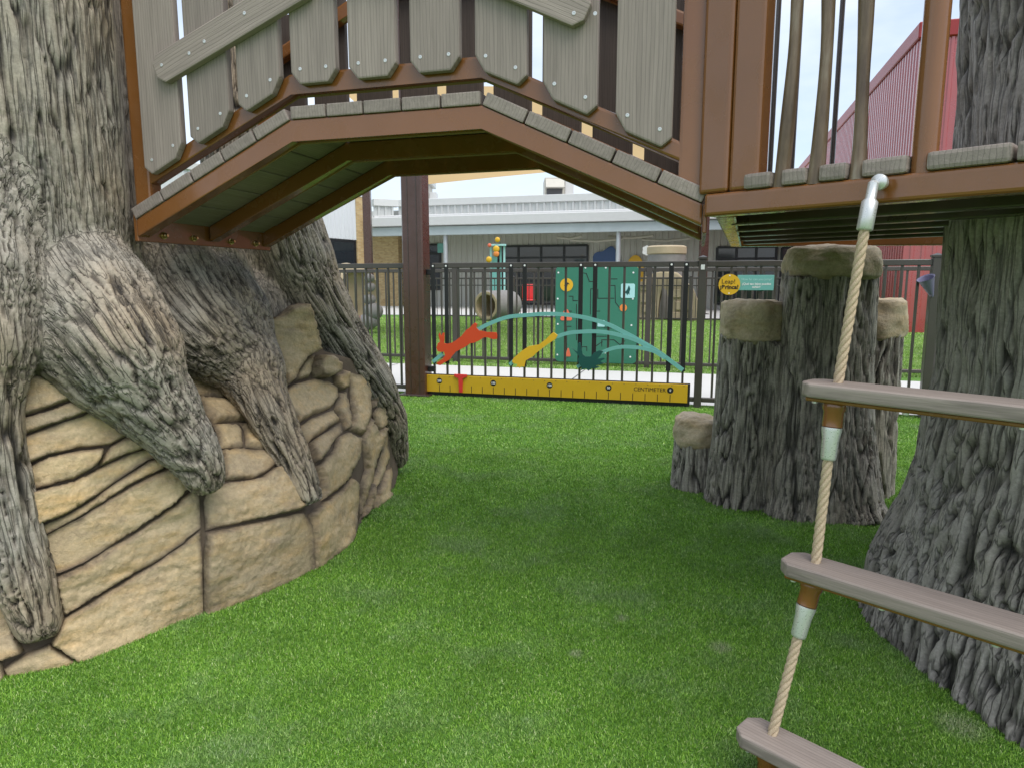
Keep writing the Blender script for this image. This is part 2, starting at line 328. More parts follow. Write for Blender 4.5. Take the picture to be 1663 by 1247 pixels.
def worley_edge(P, s=0):
    """F2-F1 of jittered cells"""
    I = np.floor(P).astype(np.int64); d1 = np.full(len(P), 9.); d2 = d1.copy()
    for a in (-1, 0, 1):
        for b_ in (-1, 0, 1):
            for c_ in (-1, 0, 1):
                i, j, k = I[:, 0]+a, I[:, 1]+b_, I[:, 2]+c_
                q = np.sqrt((i+_h(i, j, k, s)-P[:, 0])**2+(j+_h(i, j, k, s+1)-P[:, 1])**2+(k+_h(i, j, k, s+2)-P[:, 2])**2)
                m = q < d1; d2 = np.where(m, d1, np.minimum(d2, q)); d1 = np.where(m, q, d1)
    return d2-d1
def sstep(a, b_, x): t = np.clip((x-a)/(b_-a), 0, 1); return t*t*(3-2*t)
def bark_height(x, y, s, width, length, seed):
    """carved bark: long furrows that wander, split and join (level lines of stretched noise); 0 in furrow .. 1 on ridge"""
    wob = fbm(np.stack([x/.07, y/.07, s/.11], 1), 2, seed+40)-.5; wob2 = fbm(np.stack([x/.07, y/.07, s/.11], 1)+9.3, 2, seed+45)-.5
    x2 = x+wob*.022; y2 = y+wob2*.022
    n1 = fbm(np.stack([x2/(width*2.6), y2/(width*2.6), s/length], 1), 2, seed)
    a = np.abs(np.sin(np.pi*n1*5.0))
    n2 = fbm(np.stack([x2/(width*1.5), y2/(width*1.5), s/(length*.55)], 1)+4.4, 2, seed+7)
    b_ = np.abs(n2-.5)*2
    e = sstep(.02, .50, a)*(.35+.65*sstep(.0, .13, b_))
    g = fbm(np.stack([x/.016, y/.016, s/.14], 1), 2, seed+9)
    return np.clip(e*(.86+.28*(g-.5)), 0, 1.05)

def remeshed(tubes, voxel, seg=20, smooth_it=6):
    """union of closed tubes [(pts,radii)] as one skin"""
    v = []; f = []
    for pts, rad in tubes:
        a, b_ = tube_data(pts, rad, seg); o = len(v); v += a; f += [tuple(i+o for i in q) for q in b_]
    me = bpy.data.meshes.new('tmp'); me.from_pydata([tuple(p) for p in v], [], f); me.update()
    o = bpy.data.objects.new('tmp', me); C.objects.link(o)
    m = o.modifiers.new('r', 'REMESH'); m.mode = 'VOXEL'; m.voxel_size = voxel
    s = o.modifiers.new('s', 'SMOOTH'); s.factor = .5; s.iterations = smooth_it
    dg = bpy.context.evaluated_depsgraph_get(); r = bpy.data.meshes.new_from_object(o.evaluated_get(dg)); bpy.data.objects.remove(o)
    return r
def dense(pts, rad, step=.03):
    """Catmull-Rom through control points with radii"""
    P = [Vector(p) for p in pts]; op = []; orr = []
    for i in range(len(P)-1):
        p0, p1, p2, p3 = P[max(i-1, 0)], P[i], P[i+1], P[min(i+2, len(P)-1)]; n = max(2, int((p2-p1).length/step))
        for k in range(n):
            t = k/n; op.append(.5*((2*p1)+(p2-p0)*t+(2*p0-5*p1+4*p2-p3)*t*t+(3*p1-p0-3*p2+p3)*t**3)); tt = t*t*(3-2*t); orr.append(rad[i]*(1-tt)+rad[i+1]*tt)
    op.append(P[-1]); orr.append(rad[-1]); return op, orr
def bark_skin(tubes, voxel, mat, parent, amp=.011, seed=1, smooth_it=6, groups=None, blend=.03):
    """tubes: (points, radii, furrow width, furrow length). One skin, cut into the named groups of tubes"""
    par = [(t[2], t[3]) for t in tubes]; tubes = [dense(t[0], t[1]) for t in tubes]
    me = remeshed(tubes, voxel, smooth_it=smooth_it); n = len(me.vertices)
    co = np.empty(n*3, np.float32); me.vertices.foreach_get('co', co); co = co.reshape(-1, 3).astype(np.float64)
    no = np.empty(n*3, np.float32); me.vertices.foreach_get('normal', no); no = no.reshape(-1, 3)
    D = []; LC = []
    for ti, (pts, rad) in enumerate(tubes):
        p = np.array([tuple(q) for q in pts]); r = np.array(rad); T = np.gradient(p, axis=0); T /= np.linalg.norm(T, axis=1)[:, None]
        u = np.zeros_like(T); uu = np.array([1., .2, 0.])
        for i in range(len(p)): uu = uu-T[i]*uu.dot(T[i]); uu /= np.linalg.norm(uu); u[i] = uu
        vv = np.cross(T, u); s = np.concatenate([[0], np.cumsum(np.linalg.norm(np.diff(p, axis=0), axis=1))])
        best = np.full(n, 9e9); idx = np.zeros(n, int)
        for k in range(len(p)):
            d = np.linalg.norm(co-p[k], axis=1)-r[k]; m = d < best; best[m] = d[m]; idx[m] = k
        rel = co-p[idx]; ex = (rel*T[idx]).sum(1); j = np.clip(idx+np.sign(ex).astype(int), 0, len(p)-1); sl2 = np.maximum(np.abs(s[j]-s[idx]), 1e-6)
        f = np.where(j == idx, 0, np.clip(np.abs(ex)/sl2, 0, .5))[:, None]
        ui = u[idx]*(1-f)+u[j]*f; vi = vv[idx]*(1-f)+vv[j]*f; pi_ = p[idx]*(1-f)+p[j]*f; f = f[:, 0]; rel = co-pi_
        ti_ = T[idx]; rem = (rel*ti_).sum(1)
        LC.append(((rel*ui).sum(1), (rel*vi).sum(1), s[idx]*(1-f)+s[j]*f+np.where(j == idx, ex, 0), r[idx])); D.append(best)
    D = np.array(D); W = np.exp(-(D-D.min(0))/blend); W[W < .05] = 0; W /= W.sum(0)
    H = np.zeros(n)
    for ti in range(len(tubes)):
        m = W[ti] > 0
        if m.any():
            x, y, s, r = (q[m] for q in LC[ti]); H[m] += W[ti][m]*bark_height(x+ti*3.1, y, s, par[ti][0], par[ti][1], seed+ti*13)
    lump = fbm(co/.16, 3, seed+77)-.5
    co = co+no*(amp*(H-.6)+.010*lump)[:, None]
    fc = np.empty(len(me.loops), np.int32); me.loops.foreach_get('vertex_index', fc)
    ls = np.empty(len(me.polygons), np.int32); me.polygons.foreach_get('loop_start', ls)
    lt = np.empty(len(me.polygons), np.int32); me.polygons.foreach_get('loop_total', lt)
    own_v = D.argmin(0); owner = own_v[fc[ls]]; LV = np.zeros((n, 3))
    for ti in range(len(tubes)):
        m = own_v == ti; LV[m] = np.stack([LC[ti][0][m]+ti*3.1, LC[ti][1][m], LC[ti][2][m]], 1)
    for gname, members in (groups or [('stump', list(range(len(tubes))))]):
        fm = np.where(np.isin(owner, members))[0]
        if not len(fm): continue
        faces = [tuple(fc[ls[i]:ls[i]+lt[i]]) for i in fm]; used = np.unique(np.concatenate([fc[ls[i]:ls[i]+lt[i]] for i in fm])); remap = np.full(n, -1); remap[used] = np.arange(len(used))
        m2 = bpy.data.meshes.new(gname); m2.from_pydata(co[used].tolist(), [], [tuple(int(remap[v]) for v in f) for f in faces]); m2.materials.append(MATS[mat])
        at = m2.attributes.new('bark', 'FLOAT', 'POINT'); at.data.foreach_set('value', H[used].astype(np.float32)); al = m2.attributes.new('loc', 'FLOAT_VECTOR', 'POINT'); al.data.foreach_set('vector', LV[used].astype(np.float32).ravel()); m2.shade_smooth(); m2.update(); obj(gname, m2, parent)
    bpy.data.meshes.remove(me)

# ================================================================== SETTING
SITE_O = Vector((-.87, 6.3, 0)); SA = Vector((.9636, -.267, 0)); SB = Vector((.267, .9636, 0))
def S(a, b, z=0.): return SITE_O+SA*a+SB*b+Vector((0, 0, z))
def sheet(name, pts, mat, label=None):
    o = pyobj(name, pts, [tuple(range(len(pts)))], mat); o['kind'] = 'structure'; return o
sheet('ground', [(-200, -60, 0), (200, -60, 0), (200, 300, 0), (-200, 300, 0)], 'turf')
sheet('path', [S(-9, .10, .006), S(12, .10, .006), S(12, 2.15, .006), S(-9, 2.15, .006)], 'concrete')
sheet('patio', [S(-16, 14.0, .008), S(22, 14.0, .008), S(22, 26, .008), S(-16, 26, .008)], 'concrete')
for k in range(-2, 5):                                  # sawn joints of the path
    a = k*2.4+1.2; o = sheet('path_joint', [S(a, .12, .009), S(a+.012, .12, .009), S(a+.012, 2.13, .009), S(a, 2.13, .009)], 'dark_grey')
    o.parent = bpy.data.objects['path']; del o['kind']

# ================================================================== LEFT TREE WITH ROCK BASE
tree = thing('artificial_tree', (-1.5, 2.5, 0), 'huge sculpted concrete tree with spreading roots over tan rock blocks, left of the bridge', 'tree')
P = atY
trunkA = ([(-1.66, 2.24, .6), (-1.62, 2.21, .9), (-1.61, 2.2, 1.2), (-1.605, 2.2, 1.8), (-1.61, 2.22, 3.0)], [.43, .435, .392, .388, .40])
M1 = ([(-1.48, 2.5, .45), (-1.46, 2.48, 1.0), (-1.48, 2.48, 1.14)], [.33, .285, .22]); M2 = ([(-1.32, 2.78, .45), (-1.32, 2.77, .95), (-1.36, 2.79, 1.16)], [.33, .285, .25]); M3 = ([(-1.22, 3.05, .45), (-1.22, 3.04, .9), (-1.26, 3.06, 1.10)], [.29, .25, .10])
trunkB = ([(-1.17, 3.2, .7), (-1.18, 3.18, 1.3), (-1.2, 3.2, 2.0), (-1.24, 3.25, 3.0)], [.23, .20, .19, .2])
def rt(l): return ([P(a, b_, c) for a, b_, c, d in l], [d for a, b_, c, d in l])
root1 = rt([(40, 200, 2.25, .16), (70, 340, 2.23, .18), (98, 430, 2.17, .20), (148, 500, 2.07, .195), (200, 570, 1.98, .16), (250, 650, 1.99, .118), (295, 712, 2.01, .09), (328, 762, 2.02, .066), (338, 794, 2.03, .044)])
root1b = rt([(50, 340, 2.2, .14), (78, 450, 2.09, .14), (95, 540, 1.98, .11), (150, 612, 1.95, .085), (220, 665, 1.99, .075), (285, 720, 2.02, .06)])
web = rt([(265, 450, 2.56, .20), (320, 530, 2.46, .17), (390, 590, 2.5, .12)])
root2 = rt([(315, 440, 2.80, .17), (358, 520, 2.62, .19), (400, 590, 2.52, .130), (432, 660, 2.43, .088), (465, 725, 2.39, .068), (490, 780, 2.37, .056), (506, 816, 2.36, .04)])
root3 = rt([(430, 330, 3.2, .22), (465, 420, 3.2, .215), (500, 490, 3.22, .185), (542, 555, 3.3, .165), (588, 615, 3.4, .145), (622, 675, 3.52, .115), (638, 725, 3.6, .085), (643, 752, 3.64, .06)])
root4 = rt([(-60, 300, 2.0, .25), (-25, 440, 1.88, .145), (-5, 540, 1.82, .10), (-5, 680, 1.78, .06), (10, 820, 1.76, .068), (38, 930, 1.75, .072), (60, 1005, 1.74, .06), (66, 1036, 1.73, .04)])
TA, RA = (.0185, .62), (.0165, .5)
bark_skin([trunkA+TA, M1+TA, M2+TA, M3+TA, trunkB+TA, web+(.0165, .5), root1+RA, root1b+RA, root2+RA, root3+RA, root4+RA], .0072, 'bark_left', tree, .016, 3, 26, blend=.05, groups=
          [('trunk', [0, 1, 2, 3, 5]), ('trunk', [4]), ('root', [6, 7]), ('root', [8]), ('root', [9]), ('root', [10])])
# rock surface: distance of the carved rock, measured at points and interpolated (thin plate spline)
CTRL = [(-90,1125,1.63),(0,1100,1.68),(120,1070,1.77),(220,1035,1.88),(320,1000,2.02),(420,965,2.17),(512,925,2.37),(580,870,2.70),(600,830,3.01),(636,805,3.24),(650,752,3.6),
 (100,610,1.93),(20,700,1.83),(-90,700,1.78),(-90,900,1.70),(20,900,1.75),(180,720,1.96),(250,700,2.03),(200,640,2.0),(150,850,1.87),(250,850,1.98),(330,830,2.06),(330,920,2.03),(420,850,2.19),(200,950,1.9),
 (330,620,2.46),(380,640,2.48),(400,700,2.38),(450,740,2.36),(380,760,2.2),(500,830,2.36),(440,500,2.86),(500,490,2.95),(490,600,2.9),(530,600,3.0),(500,680,2.75),(560,650,3.05),(540,740,2.68),(520,780,2.56),
 (620,620,3.4),(632,700,3.42),(600,720,3.1),(575,760,2.86),(590,800,2.93),(560,850,2.62)]
cp = np.array(CTRL); xy = cp[:, :2]/100.; yy = 1/cp[:, 2]
def _k(d2): return np.where(d2 > 0, .5*d2*np.log(np.maximum(d2, 1e-12)), 0)
n_ = len(xy); A_ = np.zeros((n_+3, n_+3)); A_[:n_, :n_] = _k(((xy[:, None]-xy[None])**2).sum(2))+np.eye(n_)*.05; A_[:n_, n_] = 1; A_[:n_, n_+1:] = xy; A_[n_, :n_] = 1; A_[n_+1:, :n_] = xy.T
sol = np.linalg.solve(A_, np.concatenate([yy, [0, 0, 0]]))
def rockpos(q):
    q = np.asarray(q, float); z = q/100.; iv = _k(((z[:, None]-xy[None])**2).sum(2))@sol[:n_]+sol[n_]+z@sol[n_+1:]
    Y_ = 1/np.clip(iv, .2, .7); u = (q[:, 0]-831.5)/F; v = (q[:, 1]-623.5)/F; d = np.stack([u, CP-v*SP, -SP-v*CP], 1)
    return np.array([0, 0, EYE])+d*(Y_/d[:, 1])[:, None]
def rocknrm(q):
    e = 6.; q = np.asarray(q, float); dx = rockpos(q+[e, 0])-rockpos(q-[e, 0]); dy = rockpos(q+[0, e])-rockpos(q-[0, e])
    n = np.cross(dy, dx); n /= np.linalg.norm(n, axis=1)[:, None]; s = np.sign((n*(np.array([0, 0, EYE])-rockpos(q))).sum(1)); return n*s[:, None]
def inside(poly, pts):
    p = np.asarray(poly, float); r = np.zeros(len(pts), bool); j = len(p)-1
    for i in range(len(p)):
        c = ((p[i, 1] > pts[:, 1]) != (p[j, 1] > pts[:, 1])) & (pts[:, 0] < (p[j, 0]-p[i, 0])*(pts[:, 1]-p[i, 1])/(p[j, 1]-p[i, 1]+1e-9)+p[i, 0]); r ^= c; j = i
    return r
def segdist(poly, pts):
    p = np.asarray(poly, float); d = np.full(len(pts), 1e9)
    for i in range(len(p)):
        a, b_ = p[i-1], p[i]; ab = b_-a; t = np.clip(((pts-a)@ab)/(ab@ab+1e-9), 0, 1); d = np.minimum(d, np.linalg.norm(pts-a-t[:, None]*ab, axis=1))
    return d
def cdt(poly, pts, name, mat, parent, fn):
    vv = [Vector(p) for p in poly]+[Vector(p) for p in pts]; m = len(poly)
    r = geometry.delaunay_2d_cdt(vv, [], [list(range(m))], 1, 1e-4)
    q = np.array([tuple(p) for p in r[0]]); co, rim = fn(q)
    me = bpy.data.meshes.new(name); me.from_pydata([tuple(p) for p in co], [], [tuple(f) for f in r[2]]); me.materials.append(MATS[mat])
    at = me.attributes.new('rim', 'FLOAT', 'POINT'); at.data.foreach_set('value', np.asarray(rim, np.float32)); me.shade_smooth(); me.update()
    o = obj(name, me, parent); bm = bmesh.new(); bm.from_mesh(me); bmesh.ops.recalc_face_normals(bm, faces=bm.faces[:]); bm.to_mesh(me); bm.free(); return o
def grid(poly, st):
    p = np.asarray(poly); g = np.stack(np.meshgrid(np.arange(p[:, 0].min(), p[:, 0].max(), st), np.arange(p[:, 1].min(), p[:, 1].max(), st)), -1).reshape(-1, 2)
    g = g+RNG.uniform(-.3*st, .3*st, g.shape); return g[inside(poly, g)]
hull = [(-90,590),(60,590),(120,590),(300,670),(330,600),(420,600),(432,520),(500,505),(530,570),(600,590),(640,630),(652,700),(650,765),(640,815),(600,850),(580,885),(512,940),(420,978),(320,1014),(120,1086),(-90,1138)]
g = grid(hull, 9)
def corefn(q): return rockpos(q)-rocknrm(q)*.013, np.ones(len(q))
cdt(hull, g, 'rock_core', 'crack_stain', tree, corefn)
def cA(l): return [(x/4.1575, 580+y/4.1575) for x, y in l]
def cB(l): return [(x/4.1575, 820+y/4.1575) for x, y in l]
def cC(l): return [(280+x/4.1575, 640+y/4.1575) for x, y in l]
def cD(l): return [(280+x/4.1575, 460+y/4.1575) for x, y in l]
STONES = [
 cA([(90,90),(420,150),(560,260),(330,345),(100,412),(60,300)]),
 cA([(60,428),(100,420),(330,353),(550,268),(700,318),(560,388),(350,455),(130,536),(40,590)]),
 cA([(30,610),(140,545),(350,464),(560,396),(710,322),(920,425),(930,490),(740,592),(540,614),(330,660),(50,785)]),
 cA([(50,800),(330,668),(540,622),(700,604),(690,670),(640,742),(500,822),(300,874),(90,925)]),
 cA([(932,495),(1110,565),(1100,578),(860,652),(655,745),(700,662),(748,598)]),
 cA([(90,940),(300,882),(500,830),(660,748),(870,658),(1100,582),(1190,635),(1000,692),(830,802),(640,942),(440,1064),(250,1138),(200,1110)]),
 cA([(250,1146),(440,1072),(640,950),(840,808),(1010,698),(1195,640),(1215,700),(980,808),(790,918),(560,1068),(285,1205)]),
 cA([(285,1213),(560,1076),(790,926),(980,816),(1215,708),(1300,850),(1180,988),(1060,1070),(900,1180),(720,1290),(560,1390),(400,1450),(320,1455),(270,1300)]),
 cB([(370,486),(560,408),(720,308),(900,198),(1060,88),(1180,-2),(1300,-110),(1350,-60),(1355,150),(1260,222),(1240,254),(1020,404),(800,526),(600,646),(430,750),(380,600)]),
 cB([(430,762),(610,652),(806,532),(1026,410),(1248,262),(1355,165),(1368,400),(1372,700),(1372,770),(900,955),(550,1075),(340,930)]),
 cB([(335,940),(548,1062),(350,1140),(60,1215),(22,1105),(150,1015)]),
 cB([(-330,520),(20,650),(110,890),(165,985),(20,1047),(-330,1060)]),
 cB([(-330,1075),(8,1060),(52,1215),(-330,1290)]),
 cC([(213,722),(260,620),(380,590),(600,560),(742,455),(820,540),(880,780),(600,838),(400,886),(228,918)]),
 cC([(226,930),(400,900),(620,848),(893,795),(948,880),(962,1160),(955,1215),(582,1390),(222,1555),(212,1300)]),
 cC([(340,366),(500,360),(692,376),(735,435),(640,522),(560,562),(360,580)]),
 cC([(280,196),(440,188),(477,240),(483,343),(340,356)]),
 cC([(456,188),(545,180),(620,250),(720,366),(500,348),(490,240)]),
 cD([(170,748),(330,768),(470,795),(540,880),(530,918),(290,932),(210,830)]),
 cD([(40,590),(250,640),(420,740),(330,764),(170,740)]),
 cD([(632,240),(720,218),(800,148),(900,130),(935,260),(975,450),(880,512),(830,600),(806,672),(744,724),(690,560),(640,420),(615,280)]),
 cD([(835,602),(888,520),(968,478),(945,560),(932,634),(818,668)]),
 cD([(975,480),(1050,484),(1108,545),(1106,600),(1040,648),(955,634),(942,580)]),
 cD([(748,726),(818,680),(960,642),(1060,660),(1124,700),(1124,772),(1082,834),(940,892),(840,960),(770,860),(740,780)]),
 cD([(1092,620),(1194,570),(1188,704),(1140,722),(1098,680)]),
 cD([(1128,738),(1182,728),(1212,900),(1207,972),(1164,992),(1138,902),(1098,840)]),
 cD([(850,968),(950,900),(1092,846),(1134,927),(1010,1004),(920,1070)]),
 cD([(920,1080),(1010,1014),(1140,935),(1160,1002),(1100,1062),(1050,1132),(965,1225)]),
 cD([(1196,600),(1362,640),(1342,890),(1290,1022),(1200,984),(1217,900)]),
 cD([(1370,650),(1470,690),(1392,782),(1350,890)]),
 cC([(975,490),(1098,370),(1110,290),(1190,252),(1284,290),(1272,420),(1205,562),(1112,654),(1015,715),(1000,560)]),
 cC([(932,800),(1040,716),(1130,656),(1222,562),(1272,600),(1270,720),(1256,900),(1230,1020),(1100,1100),(1045,1165),(966,1200),(956,960)]),
 cC([(1288,300),(1342,140),(1390,252),(1422,205),(1444,240),(1372,500),(1304,750),(1270,860),(1276,600),(1310,510)]),
 cC([(1358,128),(1450,15),(1456,200),(1432,232),(1396,240)]),
 cC([(1452,232),(1474,430),(1382,640),(1342,760),(1276,860),(1310,742),(1390,500)]),
 cC([(1482,440),(1490,710),(1340,800),(1390,650)])]
def build_stone(poly, i):
    # roughen the outline
    pts = []
    for k in range(len(poly)):
        a, b_ = np.array(poly[k]), np.array(poly[(k+1) % len(poly)]); m = max(1, int(np.linalg.norm(b_-a)/6))
        for j in range(m): pts.append(a+(b_-a)*j/m)
    pts = np.array(pts); j3 = np.stack([pts[:, 0]/16, pts[:, 1]/16, np.full(len(pts), i*3.7)], 1)
    cen = pts.mean(0)
    pts = pts+np.stack([vnoise(j3, 5)-.5, vnoise(j3, 6)-.5], 1)*2.2
    dr = cen-pts; pts = pts+dr/np.linalg.norm(dr, axis=1)[:, None]*-.2
    poly2 = [tuple(p) for p in pts]; gg = grid(poly2, 3.4); gg = gg[segdist(poly2, gg) > 1.6]
    hmax = random.uniform(.010, .020); tilt = np.array([random.uniform(-.0003, .0003), random.uniform(-.00015, .0004)])
    if i in (20, 22): hmax = .06
    def fn(q):
        d = segdist(poly2, q); p = rockpos(q); n = rocknrm(q); wr = 3.4
        prof = np.where(d < .5, -.6, 1-(1-np.clip(d/wr, 0, 1))**2.2)
        wide = np.clip(d/34., 0, 1)
        h = hmax*prof*(.9+.1*wide)-.003+(q-cen)@tilt*prof
        st = fbm(p*np.array([5, 5, 26.])+i, 4, 11)-.5; lo = fbm(p*7+i*5, 4, 12)-.5
        pit = np.abs(fbm(p*19+i*2, 3, 14)-.5)
        h = h+(st*.018+lo*.020-np.clip(.06-pit, 0, 1)*.05+(fbm(p*45, 3, 16)-.5)*.008)*np.clip(d/4, 0, 1)
        h = np.where(d < .5, h, np.maximum(h, -.004))
        return p+n*h[:, None], np.clip(d/15., 0, 1)
    return cdt(poly2, gg, 'stone_block', 'sandstone', tree, fn)
for i, s_ in enumerate(STONES): build_stone(s_, i)

# the rock base goes on round the back of the tree, out of the photo's frame
def round_pos(A, zz_):
    t = (A+73.)/227.*-1; rad = .875+.42*np.clip(t, 0, 1)-.30*zz_; a = np.radians(A); return np.stack([-1.75+rad*np.cos(a), 2.5+rad*np.sin(a), zz_], -1)
def round_block(a0, a1, z0, z1, i):
    n, m = 16, 10; A, ZZ = np.meshgrid(np.linspace(a0, a1, n), np.linspace(z0, z1, m)); p = round_pos(A.ravel(), ZZ.ravel()); c = np.array([-1.75, 2.5, .1]); d = p-c; d[:, 2] *= .3; d /= np.linalg.norm(d, axis=1)[:, None]
    U_, V_ = np.meshgrid(np.linspace(0, 1, n), np.linspace(0, 1, m)); e = np.minimum(np.minimum(U_, 1-U_)*6, np.minimum(V_, 1-V_)*4).ravel(); e = np.clip(e, 0, 1)
    h = -.03+.05*(1-(1-e)**2)+(fbm(p*6+i, 4, 31)-.5)*.05*e; v = p+d*h[:, None]
    o = pyobj('stone_block', v, [(r*n+q, r*n+q+1, (r+1)*n+q+1, (r+1)*n+q) for r in range(m-1) for q in range(n-1)], 'sandstone', tree, 60)
    at = o.data.attributes.new('rim', 'FLOAT', 'POINT'); at.data.foreach_set('value', e.astype(np.float32))
for ci, (z0, z1) in enumerate(((-.03, .24), (.245, .45), (.455, .66))):
    a = -63.-ci*3
    while a > -296: st_ = random.uniform(22, 36); round_block(a-st_, a-.4, z0, z1, int(-a)); a -= st_
A, ZZ = np.meshgrid(np.linspace(-300, -66, 60), np.array([-.03, .15, .3, .45, .66])); v = round_pos(A.ravel(), ZZ.ravel()); c = np.array([-1.75, 2.5, 0]); v[:, :2] = c[:2]+(v[:, :2]-c[:2])*.985
v = np.vstack([v, [[-1.6, 2.45, .74]]]); f = [(r*60+q, r*60+q+1, (r+1)*60+q+1, (r+1)*60+q) for r in range(4) for q in range(59)]+[(240+q, 240+q+1, 300) for q in range(59)]
pyobj('rock_core', v, f, 'crack_stain', tree, 60)

# ================================================================== BRIDGE
BR = Plane((-1.183, 2.2), (1.658, -.45)); LEN = 1.718; BW = .70
SEG = [0, .567, 1.142, LEN]; ZT = [1.232, 1.499, 1.503, 1.232]
def arch(s): return float(np.interp(s, SEG, ZT))
bridge = thing('arched_footbridge', BR.at(LEN/2, 0, -BW/2), 'arched brown steel footbridge with grey plank railing spanning from tree to platform', 'bridge')
def bent(name, z0, z1, off0, off1, mat, parent, s0=0., s1=LEN, bev=.006, smooth=None):
    ss = [s0]+[q for q in SEG if s0 < q < s1]+[s1]
    poly = [(q, arch(q)+z0) for q in ss]+[(q, arch(q)+z1) for q in ss[::-1]]
    return prism(name, poly, BR.at(0, 0, off0), BR.U, Z, BR.N, off1-off0, mat, parent, bev, 2)
bent('side_beam', -.054, 0, -.05, 0, 'brown_steel', bridge); bent('joist', -.054, -.001, -.375, -.325, 'brown_steel', bridge, .008, LEN-.008)
bent('side_beam', -.054, 0, -BW, -BW+.05, 'brown_steel', bridge)
for k in range(3):
    p0 = BR.at(SEG[k], ZT[k]); p1 = BR.at(SEG[k+1], ZT[k+1]); D_ = (p1-p0).normalized(); Nn = D_.cross(-BR.N).normalized(); Nn = Nn if Nn.z > 0 else -Nn
    ln = (p1-p0).length; m = ln/5
    for j in range(5):
        prism('deck_plank', rect(j*m+.0025, (j+1)*m-.0025, .001, .036), p0+BR.N*.004, D_, Nn, -BR.N, BW+.008, 'grey_board', bridge, .004, 2, 'z')
# end plate with bolts
pl = prism('end_plate', rect(-BW+.0, -.002, 1.166, 1.258), BR.at(-.012, 0), BR.N, Z, BR.U, .0135, 'brown_steel', bridge, .002)
for q in (.11, .25, .45, .60):
    lathe('bolt', [(.012, 0), (.012, .003), (.0085, .004), (.0085, .011), (.005, .013), (.005, .018), (0.001, .018)], BR.at(.0016, 1.190, -q), 'brass_bolt', pl, 6 if q in (.25,) else 12, BR.U)
boxo('end_plate', (0, 0, 0), (.010, BW, .07), 'brown_steel', bridge, .002, (BR.U, -BR.N, Z), BR.at(LEN+.002, 1.16))
def railing(off0, sgn, mat, picks, front):
    a, b_ = (off0-.045*1, off0) if front else (off0, off0+.045)
    bent('bottom_rail', .078, .126, a, b_, 'brown_steel', bridge, .0, LEN, .008)
    bent('top_rail', .60, .648, a, b_, 'brown_steel', bridge, .0, LEN, .008)
    for s0 in (.002, LEN-.062):
        prism('end_post', rect(s0, s0+.06, arch(s0)+.002, arch(s0)+.78), BR.at(0, 0, a-.002), BR.U, Z, BR.N, .049, 'brown_steel', bridge, .008, 2)
    for s0, s1, sc in ((.06, .10, 1), (LEN-.10, LEN-.06, -1)):     # rounded inner corners where rail meets post
        pass
    for (s0, s1) in picks:
        cl = .026; bz = .088
        l0, r0 = arch(s0)+bz, arch(s1)+bz; top = max(arch(s0), arch(s1))+.74+random.uniform(-.01, .01)
        def lerp(q): return l0+(r0-l0)*(q-s0)/(s1-s0)
        poly = [(s0, l0+cl*1.25), (s0+cl, lerp(s0+cl)), (s1-cl, lerp(s1-cl)), (s1, r0+cl*1.25), (s1, top-.03), (s1-.03, top), (s0+.03, top), (s0, top-.03)]
        o0 = .001 if front else -.026
        pk = prism('picket', poly, BR.at(0, 0, off0+o0), BR.U, Z, BR.N, .025, mat, bridge, .005, 2)
        if front:
            for q in (s0+.03, s1-.03):
                lathe('screw', [(.0048, 0), (.0048, .0012), (.0026, .0015), (.0022, .0004), (.0005, .0004)], BR.at(q, lerp(q)+.040, off0+.0258), 'zinc', pk, 10, BR.N)
            lathe('screw', [(.0048, 0), (.0048, .0012), (.0026, .0015), (.0022, .0004), (.0005, .0004)], BR.at((s0+s1)/2-.02, (l0+r0)/2+.55, off0+.0258), 'zinc', pk, 10, BR.N)
PK = [(236,290,297,259),(311,232,373,209),(388,178,455,145),(474,135,546,128),(567,118,643,116),(667,111,746,104),(773,114,854,148),(883,167,968,200),(1000,219,1089,256)]
fp = []
for a, b_, c_, d in PK: m = (BR.sz(a, b_, .02)[0]+BR.sz(c_, d, .02)[0])/2; fp.append((m-.07, m+.07))
railing(-.004, 1, 'grey_board', fp, True)
railing(-BW+.004, -1, 'shaded_brown_board', [(.05+k*.183, .05+k*.183+.142) for k in range(9)], False)
# arched hand-rail boards nailed across the pickets
def board(c0, c1, e0, e1, wd=.085):
    (s0, z0), (s1, z1) = c0, c1; D_ = Vector((s1-s0, z1-z0)); ln = D_.length; D_.normalize()
    U = BR.U*D_.x+Z*D_.y; V = -BR.U*D_.y+Z*D_.x; h = wd/2; c = .022
    poly = [(-e0, -h+c), (-e0+c, -h), (ln+e1-c, -h), (ln+e1, -h+c), (ln+e1, h-c), (ln+e1-c, h), (-e0+c, h), (-e0, h-c)]
    o = prism('handrail_board', poly, BR.at(s0, z0, .0215), U, V, BR.N, .024, 'grey_board', bridge, .004, 2, 'x')
    for q in (-e0+.03, .10, .16, .31, ln+e1-.03):
        lathe('screw', [(.0048, 0), (.0048, .0012), (.0026, .0015), (.0022, .0004), (.0005, .0004)], BR.at(s0, z0, .0456)+U*q+V*random.uniform(-.015, .015), 'zinc', o, 10, BR.N)
board(BR.sz(270, 112, .03), BR.sz(450, 2, .03), .03, .12)
board(BR.sz(790, -45, .03), BR.sz(938, 16, .03), .04, .03)
zc = BR.sz(450, 2, .03); board((.70, zc[1]+.06), (1.03, zc[1]+.06), .0, .0)

